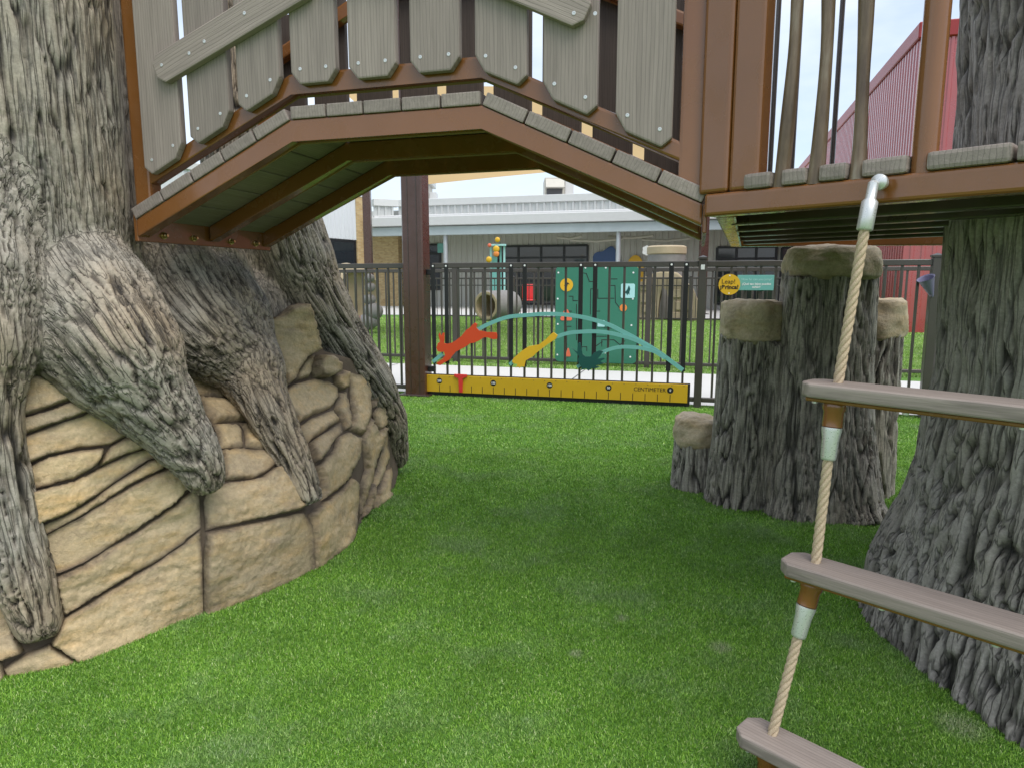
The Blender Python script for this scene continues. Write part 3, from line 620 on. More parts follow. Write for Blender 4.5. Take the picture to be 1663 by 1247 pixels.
# ================================================================== PLATFORM
K = Vector((.478, 1.72, 0)); PF = Plane((K.x, K.y), (.686, -.728)); BK = -PF.N
plat = thing('raised_platform', (1.5, 1.9, 0), 'raised brown steel play platform with branch-shaped bars at right of the bridge', 'platform')
FL = 1.35
prism('front_beam', rect(-.01, FL, 1.198, 1.252), PF.at(0, 0, -.05), PF.U, Z, PF.N, .05, 'brown_steel', plat, .009, 3)
e0 = PF.at(0.02, 1.225, -.055); e1 = Vector((1.03, 3.2, 1.225)); beam('side_beam', e0, e1, .05, .054, 'brown_steel', plat, .006)
beam('rear_beam', e1, Vector((2.4, 3.0, 1.225)), .05, .054, 'brown_steel', plat, .006)
for t in (.28, .52, .76, 1.0, 1.24):
    s0 = -.498*t+.06
    beam('joist', PF.at(s0, 1.222, -t), PF.at(FL, 1.222, -t), .045, .052, 'dark_brown_steel', plat, .004)
bx = [PF.sz(q, 292, 0)[0] for q in (1208, 1252, 1269, 1309, 1329, 1374, 1398, 1472, 1502)]
spans = [(bx[0], bx[1]), (bx[2], bx[3]), (bx[4], bx[5]), (bx[6], bx[7])]
q = bx[8]
while q < FL-.05: spans.append((q, q+.138)); q += .144
for a, b_ in spans: prism('deck_plank', rect(a, b_, 1.253, 1.288), PF.at(0, 0, .004), PF.U, Z, -PF.N, 1.42, 'grey_board', plat, .008, 2, 'z')
q = bx[0]-.006
while q > -.68:
    a = q-.13; t0 = max(.07, -a/.498+.05); prism('deck_plank', rect(a, q, 1.253, 1.288), PF.at(0, 0, -t0), PF.U, Z, -PF.N, 1.42-t0, 'grey_board', plat, .005, 2, 'z'); q -= .136
pa, pb = PF.sz(1163, 310)[0], PF.sz(1212, 305)[0]
prism('corner_post', rect(pa-.052, pa+.026, 1.2525, 2.9), PF.at(0, 0, -.052), PF.U, Z, PF.N, .05, 'brown_steel', plat, .010, 3)
prism('frame_post', rect(pa+.027, pb+.024, 1.2525, 2.9), PF.at(0, 0, -.056), PF.U, Z, PF.N, .05, 'brown_steel', plat, .010, 3)
tube('rail_post', [PF.at(PF.sz(1493, 280)[0], z, -.026) for z in (1.25, 1.9, 2.9)], .0235, 'brown_steel', plat, 20)
for px, am, ph in ((1261, .007, .3), (1318, .010, 1.2), (1387, .014, 2.4)):
    s0 = PF.sz(px, 292)[0]; pts = []; rad = []
    for k in range(40):
        z = 1.25+k*.04; tt = k*.04; pts.append(PF.at(s0+am*(math.sin(tt*5.5+ph)-math.sin(ph))+.010*min(1, tt/.3), z, -.026+.006*math.sin(tt*7+ph))); rad.append(.0145+.0018*math.sin(tt*13+ph)+(.004*max(0, 1-tt/.05)))
    tube('branch_bar', pts, rad, 'branch_steel', plat, 14)
for px in (1250, 1285, 1350): a = P(px, 285, 3.12); tube('far_bar', [(a.x, a.y, 1.24), (a.x, a.y, 2.9)], .011, 'dark_brown_steel', plat, 10)
beam('top_rail', PF.at(0, 2.5, -.026), PF.at(FL, 2.5, -.026), .045, .045, 'brown_steel', plat)

# ================================================================== ROPE LADDER
lad = thing('rope_ladder', PF.at(.5, 0, .05), 'rope ladder with grey plank rungs hanging from the platform edge', 'ladder')
def rope(pts, name='rope'):
    pts = [Vector(p) for p in pts]; d = pts[1]-pts[0]; ln = d.length; d.normalize(); u = d.orthogonal().normalized(); s = d.cross(u); V = []; Fc = []
    n = int(ln/.004)+2
    for st in range(4):
        c = []
        for k in range(n):
            t = ln*k/(n-1); a = t/.075*2*math.pi+st*math.pi/2; c.append(pts[0]+d*t+(u*math.cos(a)+s*math.sin(a))*.0056)
        a_, f_ = tube_data(c, .0050, 8); o = len(V); V += a_; Fc += [tuple(i+o for i in q) for q in f_]
    o = pyobj(name, V, Fc, 'rope', lad, 60)
    at = o.data.attributes.new('loc', 'FLOAT_VECTOR', 'POINT'); at.data.foreach_set('vector', np.array([tuple(v) for v in V], np.float32).ravel()); return o
HP = P(1424, 296, 1.408); RP = [P(1357, 645, 1.375), P(1322, 936, 1.33), P(1248, 1214, 1.285)]
RD = PF.U
for side in (0, 1):
    sh = RD*(.46*side)
    top = HP+sh
    # hanger
    lathe('hanger_bolt', [(.010, 0), (.010, .02), (.016, .021), (.016, .03), (.007, .036), (0.001, .037)], PF.at(PF.sz(1436, 298)[0]+.46*side, 1.236, .002), 'zinc', lad, 14, PF.N)
    dn = (RP[0]+sh-top).normalized()
    lathe('hanger_ferrule', [(.006, 0), (.010, .004), (.010, .035), (.0155, .042), (.0155, .095), (.013, .098), (.012, .0985)], top+PF.N*.016, 'zinc', lad, 18, dn)
    prev = top+PF.N*.016+dn*.095
    for k, rp in enumerate(RP):
        b_ = rp+sh; rope([prev, b_+(b_-prev).normalized()*.01]); dn = ((RP[k+1] if k < 2 else rp+Vector((-.012, -.03, -.3)))-rp).normalized()
        lathe('collar', [(.0205, -.004), (.0225, 0), (.0225, .012), (.0195, .018), (.0195, .048), (.017, .05)], b_+dn*.012, 'brown_steel', lad, 20, dn)
        lathe('ferrule', [(.0195, .05), (.0195, .056), (.0165, .072), (.0150, .112), (.0135, .116), (.012, .117)], b_+dn*.012, 'zinc', lad, 20, dn)
        prev = b_+dn*.125
    rope([prev, prev+Vector((-.004, -.006, -.16))])
SV = -PF.N                                          # depth of the rung boards
for k, rp in enumerate(RP):
    o = rp-RD*.062-SV*.045+Z*.000; tw = .09; ln = .60; c = .022
    poly = [(0, c), (c, 0), (ln-c, 0), (ln, c), (ln, tw-c), (ln-c, tw), (c, tw), (0, tw-c)]
    rg = prism('rung', poly, o, RD, SV, Z, .030, 'grey_board', lad, .007, 3, 'x')
    prism('rung_strip', rect(.014, ln-.014, .012, tw-.012), o-Z*.0085, RD, SV, Z, .008, 'brown_steel', rg, .002)
    for q in (.03, .2, .38): lathe('screw', [(.006, 0), (.006, .004), (.001, .005)], o-Z*.0088+RD*q+SV*.022, 'zinc', rg, 8, -Z)

# ================================================================== STUMP STEPS
st = thing('stump_steps', (1.3, 3.1, 0), 'cluster of sculpted tree stump steps with tan tops beneath the platform', 'stump')
def cap(cx, cy, r, z0, z1, seed, under=0., ex=1.):
    n = 72; prof = [(.02, z0), (.8, z0-.01), (.97, z0+.005), (1.0, z0+.025), (1.02, (z0+z1)/2), (.99, z1-.03), (.94, z1-.010), (.85, z1), (.5, z1+.003), (.01, z1+.002)]
    pr = []
    for i in range(len(prof)-1):
        for j in range(4): t = j/4; pr.append((prof[i][0]*(1-t)+prof[i+1][0]*t, prof[i][1]*(1-t)+prof[i+1][1]*t))
    pr.append(prof[-1]); V = []
    for q, z in pr:
        for k in range(n): a = 2*math.pi*k/n; V.append((cx+math.cos(a)*q*r*ex, cy+math.sin(a)*q*r, z))
    v = np.array(V); m = fbm(v*11+seed, 4, seed)-.5; cen = np.array([cx, cy, (z0+z1)/2]); d = v-cen; d /= np.linalg.norm(d, axis=1)[:, None]; v = v+d*(m*.055+(fbm(v*34, 3, seed+3)-.5)*.012)[:, None]
    f = [(i*n+k, i*n+(k+1) % n, (i+1)*n+(k+1) % n, (i+1)*n+k) for i in range(len(pr)-1) for k in range(n)]
    f.append(tuple((len(pr)-1)*n+k for k in range(n)))
    o = pyobj('step_top', v, f, 'cut_wood_stone', st, 60); at = o.data.attributes.new('rim', 'FLOAT', 'POINT')
    rim = np.clip(.25+np.minimum(abs(v[:, 2]-z0)/.035, 9), 0, 1); at.data.foreach_set('value', rim.astype(np.float32)); return o
def col_(cx, cy, r, ztop, fl=1.15, bx=0., by=0.): return ([(cx+bx, cy+by, -.03), (cx+bx*.6, cy+by*.6, .12), (cx+bx*.15, cy+by*.15, ztop*.5), (cx, cy, ztop)], [r*fl, r*(1+(fl-1)*.6), r*1.02, r*.97], (.0205), .62)
bark_skin([col_(1.40, 3.10, .18, 1.12, 1.15), col_(1.30, 3.02, .10, 1.06, 1.35, -.02, -.03), col_(1.49, 3.03, .105, 1.10, 1.45, .05, -.07), col_(1.40, 2.98, .09, 1.08, 1.2, .0, -.03),
           col_(1.11, 3.17, .142, .80, 1.12, -.02), col_(1.20, 3.10, .085, .76, 1.1), col_(.945, 3.40, .115, .25, 1.05), col_(1.75, 3.35, .15, .80, 1.12)], .0078, 'bark_stump', st, .024, 71, 6, [('stump', [0, 1, 2, 3]), ('stump', [4, 5]), ('stump', [6]), ('stump', [7])])
cap(1.41, 3.06, .195, 1.06, 1.19, 5, ex=1.02); cap(1.115, 3.165, .152, .775, .952, 6); cap(.945, 3.40, .118, .225, .362, 7); cap(1.76, 3.35, .152, .775, .955, 8)

# ================================================================== RIGHT TREE TRUNK
rtree = thing('artificial_tree', (1.9, 1.75, 0), 'wide grey sculpted tree trunk flaring at its foot behind the rope ladder', 'tree')
NT, NZ = 640, 300; th = np.linspace(0, 2*np.pi, NT, endpoint=False); th = th+.62*np.sin(th)*0  # even
zz = np.linspace(-.05, 3.0, NZ); T_, Z_ = np.meshgrid(th, zz)
rr = np.interp(Z_, [-.05, 0, .15, .3, .5, .75, 1.0, 1.3, 2.0, 3.0], [.84, .825, .80, .758, .712, .685, .678, .682, .71, .74])
rr = rr+.02*np.sin(T_*5+1)*np.exp(-Z_*2)
xl, yl = (np.cos(T_)*rr).ravel(), (np.sin(T_)*rr).ravel(); zl = Z_.ravel()
H = bark_height(xl, yl, zl, .0235, .75, 140); lump = fbm(np.stack([xl, yl, zl], 1)/.2, 3, 15)-.5; sc_ = 1+(.022*(H-.6)+.040*lump)/rr.ravel()
V = np.stack([1.9+xl*sc_, 1.75+yl*sc_, zl], 1); I = np.arange(NT*NZ).reshape(NZ, NT)
Q = np.stack([I[:-1], np.roll(I, -1, 1)[:-1], np.roll(I, -1, 1)[1:], I[1:]], -1).reshape(-1, 4)
me = bpy.data.meshes.new('trunk'); me.from_pydata(V.tolist(), [], Q.tolist()); me.materials.append(MATS['bark_right'])
at = me.attributes.new('bark', 'FLOAT', 'POINT'); at.data.foreach_set('value', H.astype(np.float32)); al = me.attributes.new('loc', 'FLOAT_VECTOR', 'POINT'); al.data.foreach_set('vector', np.stack([xl, yl, zl], 1).astype(np.float32).ravel()); me.shade_smooth(); obj('trunk', me, rtree)

# ================================================================== NEAR FENCE
F1 = Plane((SITE_O.x, SITE_O.y), (SA.x, SA.y)); S2 = S(0, 2.5); F2 = Plane((S2.x, S2.y), (SA.x, SA.y))
def fence(pl, a0, a1, posts, picks, label, z0=.07, zt=1.205, rail=.038, pw=.019, mat='bronze_fence', group='metal picket fences', back=None, post_w=.062):
    f = thing('picket_fence', pl.at((a0+a1)/2, 0), label, 'fence', group)
    boxo('top_rail', (a0, -rail/2, zt-.045), (a1, rail/2, zt), mat, f, .004, (pl.U, -pl.N, Z), pl.o)
    if back: boxo('second_rail', (a0, -rail/2, back), (a1, rail/2, back+.03), mat, f, .003, (pl.U, -pl.N, Z), pl.o)
    boxo('bottom_rail', (a0, -rail/2, z0-.02), (a1, rail/2, z0+.018), mat, f, .004, (pl.U, -pl.N, Z), pl.o)
    bm = prism_bm(rect(-pw/2, pw/2, z0+.012, zt-.04), Vector((0, 0, 0))-pl.N*(pw/2)*-1-pl.N*pw, pl.U, Z, pl.N, pw, .002); pm = mesh_of(bm, 'picket', mat)
    for p_ in picks: obj('picket', pm, f, pl.at(p_, 0))
    for p_ in posts:
        h = post_w/2; po = boxo('post', (p_-h, -h, 0), (p_+h, h, zt+.015), mat, f, .003, (pl.U, -pl.N, Z), pl.o)
        c = bmesh.new(); vs_ = [c.verts.new(pl.at(p_+x, zt+.0155, y)) for x, y in ((-h-.006, -h-.006), (h+.006, -h-.006), (h+.006, h+.006), (-h-.006, h+.006))]
        v2 = [c.verts.new(pl.at(p_+x, zt+.030, y)) for x, y in ((-h-.006, -h-.006), (h+.006, -h-.006), (h+.006, h+.006), (-h-.006, h+.006))]; tp = c.verts.new(pl.at(p_, zt+.047))
        c.faces.new(vs_[::-1])
        for i in range(4): c.faces.new((vs_[i], vs_[(i+1) % 4], v2[(i+1) % 4], v2[i])); c.faces.new((v2[i], v2[(i+1) % 4], tp))
        obj('post_cap', mesh_of(c, 'post_cap', mat), po)
    return f
BARS = [705, 726, 745, 766, 788, 809, 830, 852, 874, 896, 918, 942, 965, 988, 1012, 1036, 1061, 1087, 1111]
ba = [F1.sz(q, 540)[0] for q in BARS]; pr_ = F1.sz(1137, 540)[0]; pr2 = F1.sz(1511, 540)[0]
lf = [-.17-.112*k for k in range(11)]; rf = [pr_+.112*(k+1) for k in range(int((pr2-pr_)/.112))]
fence(F1, -1.45, -.10, [], lf, 'bronze metal picket fence section left of the brown steel column')
nf = fence(F1, .16, pr_-.03, [], ba, 'bronze picket gate section that carries the yellow ruler')
rf_ = fence(F1, pr_+.03, pr2+1.5, [pr_, pr2], rf+[pr2+.112*(k+1) for k in range(12)], 'bronze picket fence section right of the ruler gate, with capped posts')
boxo('white_tag', (pr_-.014, .0315, 1.135), (pr_+.016, .0345, 1.175), 'white_cap', rf_, .001, (F1.U, F1.N, Z), F1.o)
for z in (.22, 1.10): boxo('hinge', (.10, -.02, z), (.17, .02, z+.05), 'black_plastic', nf, .004, (F1.U, F1.N, Z), F1.o)
col = thing('steel_column', S(0, 0), 'tall dark red-brown square steel column at the left end of the ruler gate', 'column')
boxo('shaft', (-.10, -.09, 0), (.10, .09, 3.6), 'red_brown_steel', col, .012, (F1.U, F1.N, Z), F1.o)
for x in (-.04, .045): boxo('seam', (x, .0905, .02), (x+.006, .093, 3.55), 'dark_brown_steel', col, 0, (F1.U, F1.N, Z), F1.o)
boxo('base_plate', (-.15, -.13, .001), (.15, .13, .016), 'dark_brown_steel', col, .003, (F1.U, F1.N, Z), F1.o)

# ================================================================== LEAP PANEL
lp = thing('leap_ruler_panel', F1.at(1., 0, .05), 'yellow centimetre ruler board with leaping animal cut-outs on the fence', 'activity panel')
WI = [705, 726, 830, 852, 942, 965, 1087, 1111]
for q in WI:
    a = F1.sz(q, 540, .016)[0]; o = boxo('strap', (a-.019, .0125, .30), (a+.019, .021, 1.196), 'black_plastic', lp, .002, (F1.U, F1.N, Z), F1.o)
    lathe('screw', [(.009, 0), (.009, .002), (.001, .003)], F1.at(a, 1.178, .0212), 'white_print', o, 10, F1.N)
rl0, rz1 = F1.sz(692, 609, .04); rl1, rz2 = F1.sz(1117, 624, .04); _, zb1 = F1.sz(692, 635, .04); _, zb2 = F1.sz(1117, 655, .04)
zt_, zb_ = (rz1+rz2)/2, (zb1+zb2)/2
rb = boxo('ruler_board', (rl0, .022, zb_), (rl1, .040, zt_), 'yellow_board', lp, .002, (F1.U, F1.N, Z), F1.o)
boxo('ruler_backing', (rl0-.01, .010, zb_-.035), (rl1+.02, .0215, zt_+.008), 'black_plastic', lp, .002, (F1.U, F1.N, Z), F1.o)
na = [F1.sz(q, 630, .04)[0] for q in (1089, 988, 892.5, 801, 714)]; a_fit = np.polyfit([0, 50, 100, 150, 200], na, 1)
for v_ in (0, 50, 100, 150, 200):
    a = float(np.polyval(a_fit, v_)); dz = zt_-.052
    d = prism('number_disc', disc(.026), F1.at(a, dz, .0402), F1.U, Z, F1.N, .002, 'ink', rb)
    text('number', str(v_), .026, F1.at(a, dz-.001, .0422), F1.U, Z, F1.N, 'white_print', d, bold=.0006)
for v_ in range(0, 201, 10):
    a = float(np.polyval(a_fit, v_)); boxo('tick', (a-.0025, .0402, zb_+.004), (a+.0025, .0412, zb_+.066), 'ink', rb, 0, (F1.U, F1.N, Z), F1.o)
text('lettering', 'CENTIMETER', .046, F1.at(F1.sz(1055, 633, .04)[0], zt_-.055, .0402), F1.U, Z, F1.N, 'ink', rb)
for k in range(24): lathe('screw', [(.0035, 0), (.0035, .001), (.0008, .0012)], F1.at(rl0+.03+k*(rl1-rl0-.06)/23, zt_-.014, .0402), 'dark_grey', rb, 8, F1.N)
sa, sz_ = F1.sz(748, 612, .05)
sl_ = prism('slider', [(-.062, .0), (-.062, .024), (.062, .024), (.062, 0), (.018, -.012), (.017, zb_-sz_+.005), (-.017, zb_-sz_+.005), (-.018, -.012)], F1.at(sa, sz_, .0425), F1.U, Z, F1.N, .014, 'slider_red', lp, .003)
tag(sl_, 'red T-shaped slider on the yellow ruler')
def f1px(l, off, c=4): return [F1.sz((640 if c == 4 else 880)+x/6.396, 490+y/6.396, off) for x, y in l]
def cutout(name, pts, off, th, mat, label=None, bev=.0015):
    o = prism(name, pts, F1.at(0, 0, off), F1.U, Z, F1.N, th, mat, lp, bev)
    if label: tag(o, label)
    return o
def ribbon(pts, wd, off, name='leap_arc'):
    p, _ = dense([Vector((a, 0, z)) for a, z in pts], [1]*len(pts), .02); up = []; dn = []
    for i, q in enumerate(p):
        t = (p[min(i+1, len(p)-1)]-p[max(i-1, 0)]).normalized(); n = Vector((-t.z, 0, t.x)); up.append((q.x+n.x*wd/2, q.z+n.z*wd/2)); dn.append((q.x-n.x*wd/2, q.z-n.z*wd/2))
    return cutout(name, up+dn[::-1], off, .008, 'teal', None, 0)
arc1 = f1px([(840,305),(1000,225),(1190,160),(1400,140),(1535,130)], .03)+f1px([(180,132),(380,155),(530,188),(700,243),(850,318),(1000,398),(1150,485),(1290,582),(1465,712)], .03, 5)
ribbon(arc1, .034, .022); ribbon(f1px([(402,625),(500,545)], .03), .032, .022, 'arc_end')
ribbon(f1px([(150,365),(280,326),(400,314),(550,310),(700,325),(850,360),(980,402),(1130,485)], .03, 5), .032, .0305); ribbon(f1px([(1200,655),(1260,600)], .03), .03, .022, 'arc_end')
ribbon(f1px([(610,535),(720,490),(830,470),(950,472),(1060,487),(1180,522),(1280,588)], .03, 5), .030, .039); ribbon(f1px([(365,680),(425,640)], .03, 5), .028, .022, 'arc_end')
cutout('rabbit', f1px([(440,480),(455,432),(478,420),(460,345),(475,322),(488,370),(500,330),(522,322),(522,400),(515,432),(545,442),(600,430),(640,405),(700,360),(750,295),(800,262),(815,238),(842,220),(864,236),(850,272),(880,302),(960,316),(1062,320),(1070,350),(1068,388),(1035,394),(965,370),(930,372),(890,402),(830,430),(790,432),(740,472),(640,520),(605,560),(580,602),(520,635),(480,662),(446,655),(440,636),(500,600),(532,560),(520,520),(478,524),(450,515)], .04), .0315, .010, 'orange_red', 'orange-red rabbit cut-out in mid leap')
cutout('frog', f1px([(1224,622),(1240,588),(1330,510),(1400,465),(1500,450),(1580,390),(1628,340),(1655,318),(1700,350),(1680,388),(1600,440),(1520,500),(1480,530),(1450,565),(1365,612),(1352,680),(1320,672),(1300,692),(1290,668),(1262,690),(1285,648),(1238,642)], .04), .0315, .010, 'yellow_paint', 'yellow frog cut-out stretched in mid leap')
cutout('grasshopper', f1px([(305,472),(372,528),(374,440),(386,424),(402,428),(422,545),(455,572),(505,574),(540,532),(600,505),(636,514),(612,558),(572,598),(650,583),(656,594),(602,622),(662,640),(604,652),(542,664),(612,680),(552,694),(520,690),(484,720),(462,692),(432,700),(402,716),(418,682),(384,640),(374,600),(390,568)], .05, 5), .0480, .010, 'deep_teal', 'dark green grasshopper cut-out')
# sign
sg = thing('round_sign', F1.at(F1.sz(1185, 462, .03)[0], 0, .03), 'yellow round Leap Brinca sign with teal text plate on the fence', 'sign')
a, z = F1.sz(1184.5, 462.5, .03); r_ = .083
dd = prism('round_plate', disc(r_, 40), F1.at(a, z, .026), F1.U, Z, F1.N, .010, 'yellow_paint', sg, .0015)
text('lettering', 'Leap!', .050, F1.at(a-.008, z+.022, .0362), F1.U, Z, F1.N, 'ink', dd); text('lettering', '¡Brinca!', .046, F1.at(a, z-.022, .0362), F1.U, Z, F1.N, 'ink', dd, bold=.0016)
a2, z2 = F1.sz(1257, 460, .03)
pp = prism('text_plate', rect(a+.06, a2, z2-.058, z2+.062), F1.at(0, 0, .014), F1.U, Z, F1.N, .010, 'teal', sg, .0015); ac = (a+.075+a2)/2
for s_, zz_, m_, bo in (('How far can you jump?', .028, 'lettering_teal', 0), ('¿Qué tan lejos puedes', -.008, 'white_print', .0006), ('saltar?', -.032, 'white_print', .0006)):
    text('lettering', s_, .0245, F1.at(ac, z2+zz_, .0242), F1.U, Z, F1.N, m_, pp, bold=bo)
prism('backing_disc', disc(.066, 30), F1.at(a2-.095, z2, .0105), F1.U, Z, F1.N, .003, 'deep_teal', sg)
for q in (.07, -.07): lathe('screw', [(.006, 0), (.006, .002), (.001, .003)], F1.at(a, z+q, .0362), 'white_print', dd, 10, F1.N)
hn = thing('talking_horn', F1.at(F1.sz(1503, 462)[0], 0), 'small purple-grey plastic funnel on the fence beside the right trunk', 'horn')
a, z = F1.sz(1499, 452, .1); lathe('funnel', [(.012, -.17), (.02, -.13), (.058, 0), (.062, .002), (.052, -.004), (.014, -.12)], F1.at(a+.03, z, .06), 'purple_plastic', hn, 20, Vector((-.45, -.15, .85)))
tube('bracket', [F1.at(a+.075, z-.13, .05), F1.at(a+.09, z-.15, 0)], .008, 'dark_grey', hn, 8)

# ================================================================== SECOND FENCE AND MAZE PANEL
f2a = [-3.2+.112*k for k in range(82)]
fence(F2, -3.25, 5.95, [-2.9, -.55, 1.9, 4.3, 5.9], f2a, 'bronze picket fence running behind the white path, holding the green maze', zt=1.20)
F2b = Plane((S(5.95, 2.5).x, S(5.95, 2.5).y), (SB.x, SB.y)); fence(F2b, .05, 3.6, [3.6], [.112*k+.1 for k in range(31)], 'bronze picket fence section running away from the path at right', zt=1.20)
mz = thing('maze_panel', F2.at(F2.sz(968, 510)[0], 0, .03), 'green maze activity panel with animal tokens on the second fence', 'activity panel')
m0, mt = F2.sz(903, 434, .03); m1, mb = F2.sz(1033, 595, .03); mt = F2.sz(968, 433, .03)[1]; mb = F2.sz(968, 589, .03)[1]; c = .05
rp = []
for cx_, cz_, a0 in ((m1-c, mt-c, 0), (m0+c, mt-c, 90), (m0+c, mb+c, 180), (m1-c, mb+c, 270)):
    for k in range(6): an = R(a0+k*18); rp.append((cx_+c*math.cos(an), cz_+c*math.sin(an)))
mp_ = prism('board', rp, F2.at(0, 0, .022), F2.U, Z, F2.N, .016, 'maze_green', mz, .002)
def mpx(x, y): return F2.sz(840+x/3.1167, 270+y/3.1167, .039)
def mline(l, wd=.009):
    for i in range(len(l)-1):
        a, b_ = Vector(mpx(*l[i])), Vector(mpx(*l[i+1])); d = b_-a; ln = d.length; d.normalize(); U = F2.U*d.x+Z*d.y; V = -F2.U*d.y+Z*d.x
        prism('groove', rect(-wd/2, ln+wd/2, -wd/2, wd/2), F2.at(a.x, a.y, .0382), U, V, F2.N, .0012+.0002*(i % 3), 'ink', mp_)
for l in ([(325,540),(350,545),(365,585),(385,585)],[(475,572),(505,572)],[(472,605),(495,605),(497,690),(520,720)],[(370,750),(372,622),(390,622)],[(262,660),(282,660),(282,682),(305,682)],[(408,625),(408,670),(490,670)],
          [(240,735),(275,735)],[(272,812),(250,812),(250,930)],[(330,915),(352,915),(352,935)],[(400,862),(450,862)],[(428,912),(428,880),(490,880),(520,905),(545,885)],[(400,735),(418,735)],[(400,910),(430,890)],[(300,880),(300,700)],[(440,820),(490,820)]): mline(l)
def token(x, y, w_, h_, mat, kind):
    a, z = mpx(x, y); s_ = 1/3.1167/1109*8.4*1.0
    W_, H_ = w_*s_/2, h_*s_/2
    pl_ = disc(W_, 24) if kind == 'c' else ([(-W_, -H_*.75), (-W_*.8, -H_), (W_*.8, -H_), (W_, -H_*.75), (W_*.3, H_*.85), (0, H_), (-W_*.3, H_*.85)] if kind == 't' else [(-W_, -H_*.85), (-W_*.85, -H_), (W_*.85, -H_), (W_, -H_*.85), (W_, H_*.85), (W_*.85, H_), (-W_*.85, H_), (-W_, H_*.85)])
    return prism('token', pl_, F2.at(a, z, .0398), F2.U, Z, F2.N, .006, mat, mp_, .001), a, z
t_, a, z = token(250, 602, 66, 66, 'yellow_paint', 'c')
prism('bird_mark', [(-.03, -.01), (-.01, .025), (.015, .03), (.04, .005), (.015, .008), (.005, -.03), (-.015, -.012)], F2.at(a, z, .046), F2.U, Z, F2.N, .001, 'ink', t_)
t_, a, z = token(560, 632, 68, 70, 'pale_teal', 's')
prism('coyote_mark', [(-.045, -.035), (-.02, -.03), (0, -.055), (.004, -.03), (.02, -.05), (.02, -.012), (.03, .02), (.02, .05), (.01, .065), (.004, .045), (-.006, .02), (-.02, .0), (-.036, -.015)], F2.at(a, z, .046), F2.U, Z, F2.N, .001, 'deep_teal', t_)
token(537, 718, 36, 36, 'orange', 'c'); token(248, 753, 62, 58, 'coral', 't'); token(258, 942, 26, 44, 'coral', 't'); token(425, 797, 36, 32, 'pale_teal', 's')
for x, y in ((208, 540), (345, 515), (448, 515), (588, 540), (205, 672), (585, 672), (205, 800), (578, 806), (203, 955), (572, 966), (445, 945)):
    a, z = mpx(x, y); lathe('screw', [(.011, 0), (.011, .002), (.001, .004)], F2.at(a, z, .0382), 'white_print', mp_, 10, F2.N)
# third fence
S3 = S(0, 12.8); F3 = Plane((S3.x, S3.y), (SA.x, SA.y))
fence(F3, -6, 9.5, [-5, -2.6, -.2, 2.2, 4.6, 7.0, 9.4], [-5.9+.125*k for k in range(123)], 'low bronze picket fence at the far edge of the second lawn', zt=1.15, back=.92)

# ================================================================== FAR PLAY THINGS
def blob(name, c, r, mat, parent=None, seed=0, dent=None, n=3, amp=.25):
    bm = bmesh.new(); bmesh.ops.create_icosphere(bm, subdivisions=n+1, radius=1.); v = np.array([tuple(q.co) for q in bm.verts]); m = fbm(v*1.7+seed, 4, seed)-.5; v = v*(1+amp*m)[:, None]
    if dent is not None:
        d = np.array(dent[:3])/np.linalg.norm(dent[:3]); t = (v/np.linalg.norm(v, axis=1)[:, None])@d; v = v-d[None]*(np.clip((t-dent[3])/(1-dent[3]), 0, 1)**.45*dent[4])[:, None]
    for q, p_ in zip(bm.verts, v): q.co = Vector((c[0]+p_[0]*r[0], c[1]+p_[1]*r[1], c[2]+p_[2]*r[2]))
    return obj(name, mesh_of(bm, name, mat, 60), parent)
g_ = gr(575, 538); cv = thing('cave_rock', g_, 'tan hollow climbing boulder standing on the second lawn at left', 'rock')
blob('shell', (g_.x-.1, g_.y, .66), (.68, .6, .74), 'sandstone_far', cv, 4, (.75, -.65, -.05, .55, .9), 4, .22)
for i, (px, py, rr_, m_) in enumerate(((598, 522, .20, 'grey_stone'), (606, 506, .20, 'grey_stone'), (600, 487, .13, 'grey_stone'), (601, 467, .11, 'grey_stone'), (582, 528, .22, 'reddish_stone'), (600, 452, .10, 'grey_stone'))):
    p_ = P(px, py, 13.6); o = blob('boulder', p_, (rr_, rr_*.9, rr_*.85), m_, None, i*3, None, 2)
    tag(o, ['low grey rock on the lawn beside the cave boulder', 'big angular grey rock in the small rock tower', 'mid grey rock of the small rock tower', 'upper grey rock of the small rock tower', 'reddish rock at the mouth of the cave boulder', 'topmost little rock of the rock tower'][i], 'rock', 'rocks beside the cave boulder')
lg = thing('log_tunnel', gr(805, 522), 'hollow concrete log tunnel lying on the far lawn', 'log')
c_ = P(789, 497, 18.0); ax = Vector((.52, .85, 0)); lathe('log_shell', [(.30, 1.2), (.30, .05), (.33, 0), (.37, -.01), (.395, .03), (.39, .3), (.40, .8), (.38, 1.2)], c_, 'bark_far' if 'bark_far' in MATS else 'grey_stone', lg, 30, ax, caps=False)
lathe('log_rim', [(.285, 1.19), (.29, .06), (.30, -.012), (.34, -.02), (.372, -.012), (.38, .02)], c_, 'log_inner', lg, 30, ax, caps=False)
ah = thing('arch_rock_house', gr(1080, 522), 'tan carved rock play house with arched doorway on the far lawn', 'play house')
FA = Plane((P(1080, 500, 18.3).x, 18.3), (SA.x, SA.y))
outl = [(1035,523),(1036,475),(1047,450),(1062,444),(1080,440),(1100,443),(1112,455),(1126,470),(1134,490),(1136,523),(1089,523),(1089,485),(1085,470),(1078,464),(1071,470),(1068,485),(1068,523)]
prism('rock_wall', [FA.sz(*q) for q in outl], FA.at(0, 0, 0), FA.U, Z, -FA.N, .7, 'sandstone_far', ah, .05, 2)
